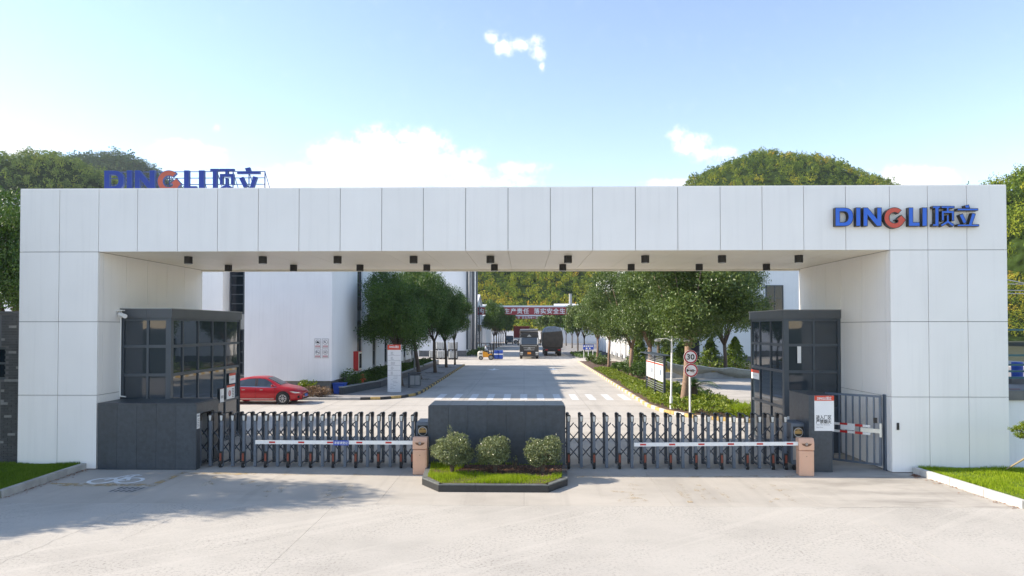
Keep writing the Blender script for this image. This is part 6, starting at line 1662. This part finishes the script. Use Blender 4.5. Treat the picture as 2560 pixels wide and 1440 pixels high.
for y0, y1 in ((37.98, 40.42), (40.58, 43.12)):
    MB().box(7.62, 7.68, y0, y1, 1.12, 2.12).build('board', 'whitesign', nb)
    MB().box(7.612, 7.6185, y0 + .04, y1 - .04, 2.0, 2.09).build('poster_header', 'signred', nb)
    MB().box(7.613, 7.6187, y0 + .5, y0 + .95, 1.45, 1.75).build('poster_picture', 'tarpb', nb)
    mb = MB()
    for k in range(7): mb.box(7.614, 7.6188, y0 + 1.15, y0 + 2.1, 1.3 + .09 * k, 1.33 + .09 * k)
    mb.build('poster_lettering', 'greyink', nb)
    for z in (.55, .68, .81, .94, 2.22, 2.31, 2.4, 2.49): MB().box(7.63, 7.67, y0, y1, z - .02, z + .02).build('slat', 'silver', nb)
MB().box(7.3, 8.0, 37.6, 43.5, 2.553, 2.6).build('canopy', 'frame', nb)
def round_sign(parent, c, r, name):
    s = MB().lathe(c, [(r, -.012), (r, .012)], 32, 'y').build(name, 'whitesign', parent)
    MB().disc((c[0], c[1] - .015, c[2]), r * .97, (0, -1, 0), 36, r * .78).build('ring', 'roadred', s); return s
rsn = thing('road_sign', 'thirty limit sign above a no horn sign on one white post', 'road sign', (P(1725, 1036, 31.7).x, 31.7, .13))
sx = rsn.location.x
MB().tube([(sx, 31.7, .1), (sx, 31.7, 3.05)], .045, 10).build('post', 'white', rsn)
s1 = round_sign(rsn, (sx + .02, 31.63, P(1727, 892, 31.7).z), .31, 'speed_sign')
text('30', .34, (sx + .02, 31.614, P(1727, 892, 31.7).z), 'ink', 'number', s1, off=.02, width=.34)
z2 = P(1727, 925.5, 31.7).z
s2 = round_sign(rsn, (sx + .04, 31.63, z2), .31, 'no_horn_sign')
hx = sx + .04; hm = MB()
hm.poly([(hx - .2, 31.612, z2 + .07), (hx - .2, 31.612, z2 - .09), (hx - .1, 31.612, z2 - .02), (hx - .1, 31.612, z2 + .02)])
hm.poly([(hx - .098, 31.612, z2 + .016), (hx - .098, 31.612, z2 - .012), (hx + .2, 31.612, z2 - .02), (hx + .2, 31.612, z2 + .0)])
hm.disc((hx + .08, 31.611, z2 - .015), .062, (0, -1, 0), 18, .04); hm.disc((hx + .0, 31.6105, z2 - .02), .05, (0, -1, 0), 18, .03)
hm.build('horn', 'ink', s2)
MB().bar((hx - .19, 31.608, z2 + .17), (hx + .19, 31.608, z2 - .17), .05, .003).build('slash', 'roadred', s2)
lp_ = thing('lamp_post', 'slim white lamp post with two short arms rising from the hedge', 'lamp post', (P(1678, 1019, 34).x, 34, .13))
lx = lp_.location.x
MB().tube([(lx, 34, .1), (lx, 34, .75)], .075, 10).tube([(lx, 34, .75), (lx + .05, 34, 3.7)], .045, 10).build('pole', 'white', lp_)
for s in (-1, 1):
    MB().tube([(lx + .05, 34, 3.45), (lx + .05 + s * .25, 34, 3.58), (lx + .05 + s * .7, 34, 3.55)], .025, 7).build('arm', 'white', lp_)
    MB().lathe((lx + .05 + s * .7, 34, 3.47), [(.16, -.03), (.17, .03), (.05, .1)], 12).build('lamp_head', 'silver', lp_)
l2 = thing('lamp_post', 'thin grey lamp post beside the litter bin under the shaded trees', 'lamp post', (P(1036, 940, 55).x, 55.0, .12))
MB().tube([(l2.location.x, 55, .1), (l2.location.x, 55, 5.2)], [.07, .05], 10).build('pole', 'duct', l2)
MB().tube([(l2.location.x, 55, 5.1), (l2.location.x + .7, 55, 5.25)], .03, 7).build('arm', 'duct', l2)
MB().box(l2.location.x + .6, l2.location.x + 1.1, 54.9, 55.1, 5.2, 5.28).build('lamp_head', 'duct', l2)
bin_ = thing('litter_bin', 'two compartment litter bin with grey doors on the pavement', 'litter bin', (P(1036, 975, 46.0).x, 46.0, .12))
bx = bin_.location.x
MB().box(bx - .40, bx - .30, 45.8, 46.2, .12, 1.05).box(bx - .30, bx + .42, 45.84, 46.2, .25, 1.0).build('body', 'frame', bin_)
for k in range(2): MB().box(bx - .26 + .34 * k, bx + .04 + .34 * k, 45.80, 45.838, .3, .92).build('door', 'tile', bin_)
MB().box(bx - .44, bx + .46, 45.76, 46.24, 1.053, 1.12).build('lid', 'frame', bin_)
hy = thing('fire_hydrant', 'small red fire hydrant among the dark shrubs', 'fire hydrant', (P(906, 960, 44.3).x, 44.3, .3))
x = hy.location.x; z = P(906, 950, 44.3).z
MB().lathe((x, 44.3, .3), [(.12, 0), (.09, .05), (.09, z - .15), (.14, z - .12), (.14, z - .02), (.1, z + .06), (.04, z + .1)], 14).build('body', 'signred', hy)
MB().tube([(x - .2, 44.3, .3 + z - .25), (x + .2, 44.3, .3 + z - .25)], .06, 10).build('outlet', 'signred', hy)
tb_ = thing('blue_tub', 'blue plastic tub on the ground by the building corner', 'tub', (P(850, 985, 41.6).x, 41.6, .12))
x = tb_.location.x
MB().prism([(x - .30, .12), (x + .26, .12), (x + .34, .72), (x - .38, .72)], 41.3, 41.9).build('body', 'drum', tb_, bevel=.02)
MB().box(x - .41, x + .37, 41.27, 41.93, .722, .77).build('rim', 'drum', tb_)
bs = thing('blue_sign', 'small blue notice sign on white posts across the side street', 'sign', (P(1468, 868, 88).x, 88, .0))
p0, p1 = P(1457.5, 874, 88), P(1484, 862, 88)
sg = MB().box(p0.x, p1.x, 87.9, 87.95, p0.z, p1.z).build('panel', 'signblue', bs)
mb = MB(); w_ = p1.x - p0.x; h_ = p1.z - p0.z
for k in range(5): mb.box(p0.x + w_ * (.06 + .18 * k), p0.x + w_ * (.19 + .18 * k), 87.894, 87.898, p0.z + h_ * .58, p0.z + h_ * .86)
for k in range(2): mb.box(p0.x + w_ * (.26 + .3 * k), p0.x + w_ * (.40 + .3 * k), 87.894, 87.898, p0.z + h_ * .14, p0.z + h_ * .42)
mb.build('lettering', 'whitesign', sg)
for x in (p0.x + .1, (p0.x + p1.x) / 2, p1.x - .1): MB().box(x - .04, x + .04, 87.96, 88.04, 0, p1.z if x == p0.x + .1 else p0.z + .1).build('post', 'white', bs)
# low retaining edge with sagging shade net on the sunny side
ed = thing('retaining_edge', 'low weathered concrete edge below the dry grass plot', 'low wall', (15, 57, 0))
for k in range(6): MB().box(11.4 + 1.6 * k, 12.99 + 1.6 * k, 56.6, 57.0, 0, .45).build('concrete_block', 'kerb', ed)
sn_ = thing('shade_net', 'sagging grey shade net hung along the low concrete edge', 'netting', (14.5, 56.4, .4))
vs, fs = [], []
nx_, nz_ = 26, 5
for i in range(nx_ + 1):
    q = i / nx_; x = 11.6 + 7.6 * q; top = 1.35 - .62 * q ** .6 - .12 * abs(math.sin(q * 9)); dep = .25 + .55 * abs(math.sin(q * 5.2 + .5))
    for j in range(nz_ + 1): vs.append((x, 56.45 - .15 * math.sin(j * .7) - .05 * math.sin(i * 1.7 + j), top - dep * j / nz_))
for i in range(nx_):
    for j in range(nz_): k = i * (nz_ + 1) + j; fs.append((k, k + nz_ + 1, k + nz_ + 2, k + 1))
mesh_np('net', vs, fs, 'net', sn_, smooth=True)
MB().tube([vs[i * (nz_ + 1)] for i in range(nx_ + 1)], .025, 5).build('top_rope', 'white', sn_)
struct('dry_grass_plot', MB().box(11.4, 40, 57.0, 76.5, 0, .3), 'earth')
# ------------------------------------------------------------------ the air: far hills fade a little to blue
hz_ = bpy.data.materials.new('air'); hz_.use_nodes = True; ht = hz_.node_tree; ht.nodes.clear()
vp = ht.nodes.new('ShaderNodeVolumePrincipled'); vp.inputs['Color'].default_value = (.78, .87, 1.0, 1); vp.inputs['Density'].default_value = HAZE; vp.inputs['Anisotropy'].default_value = .2
ht.links.new(vp.outputs[0], ht.nodes.new('ShaderNodeOutputMaterial').inputs['Volume']); M['air'] = hz_
hb_ = tag(MB().box(-2520, 2520, -2520, 3520, -3.0, 200).build('haze', 'air'), kind='stuff')
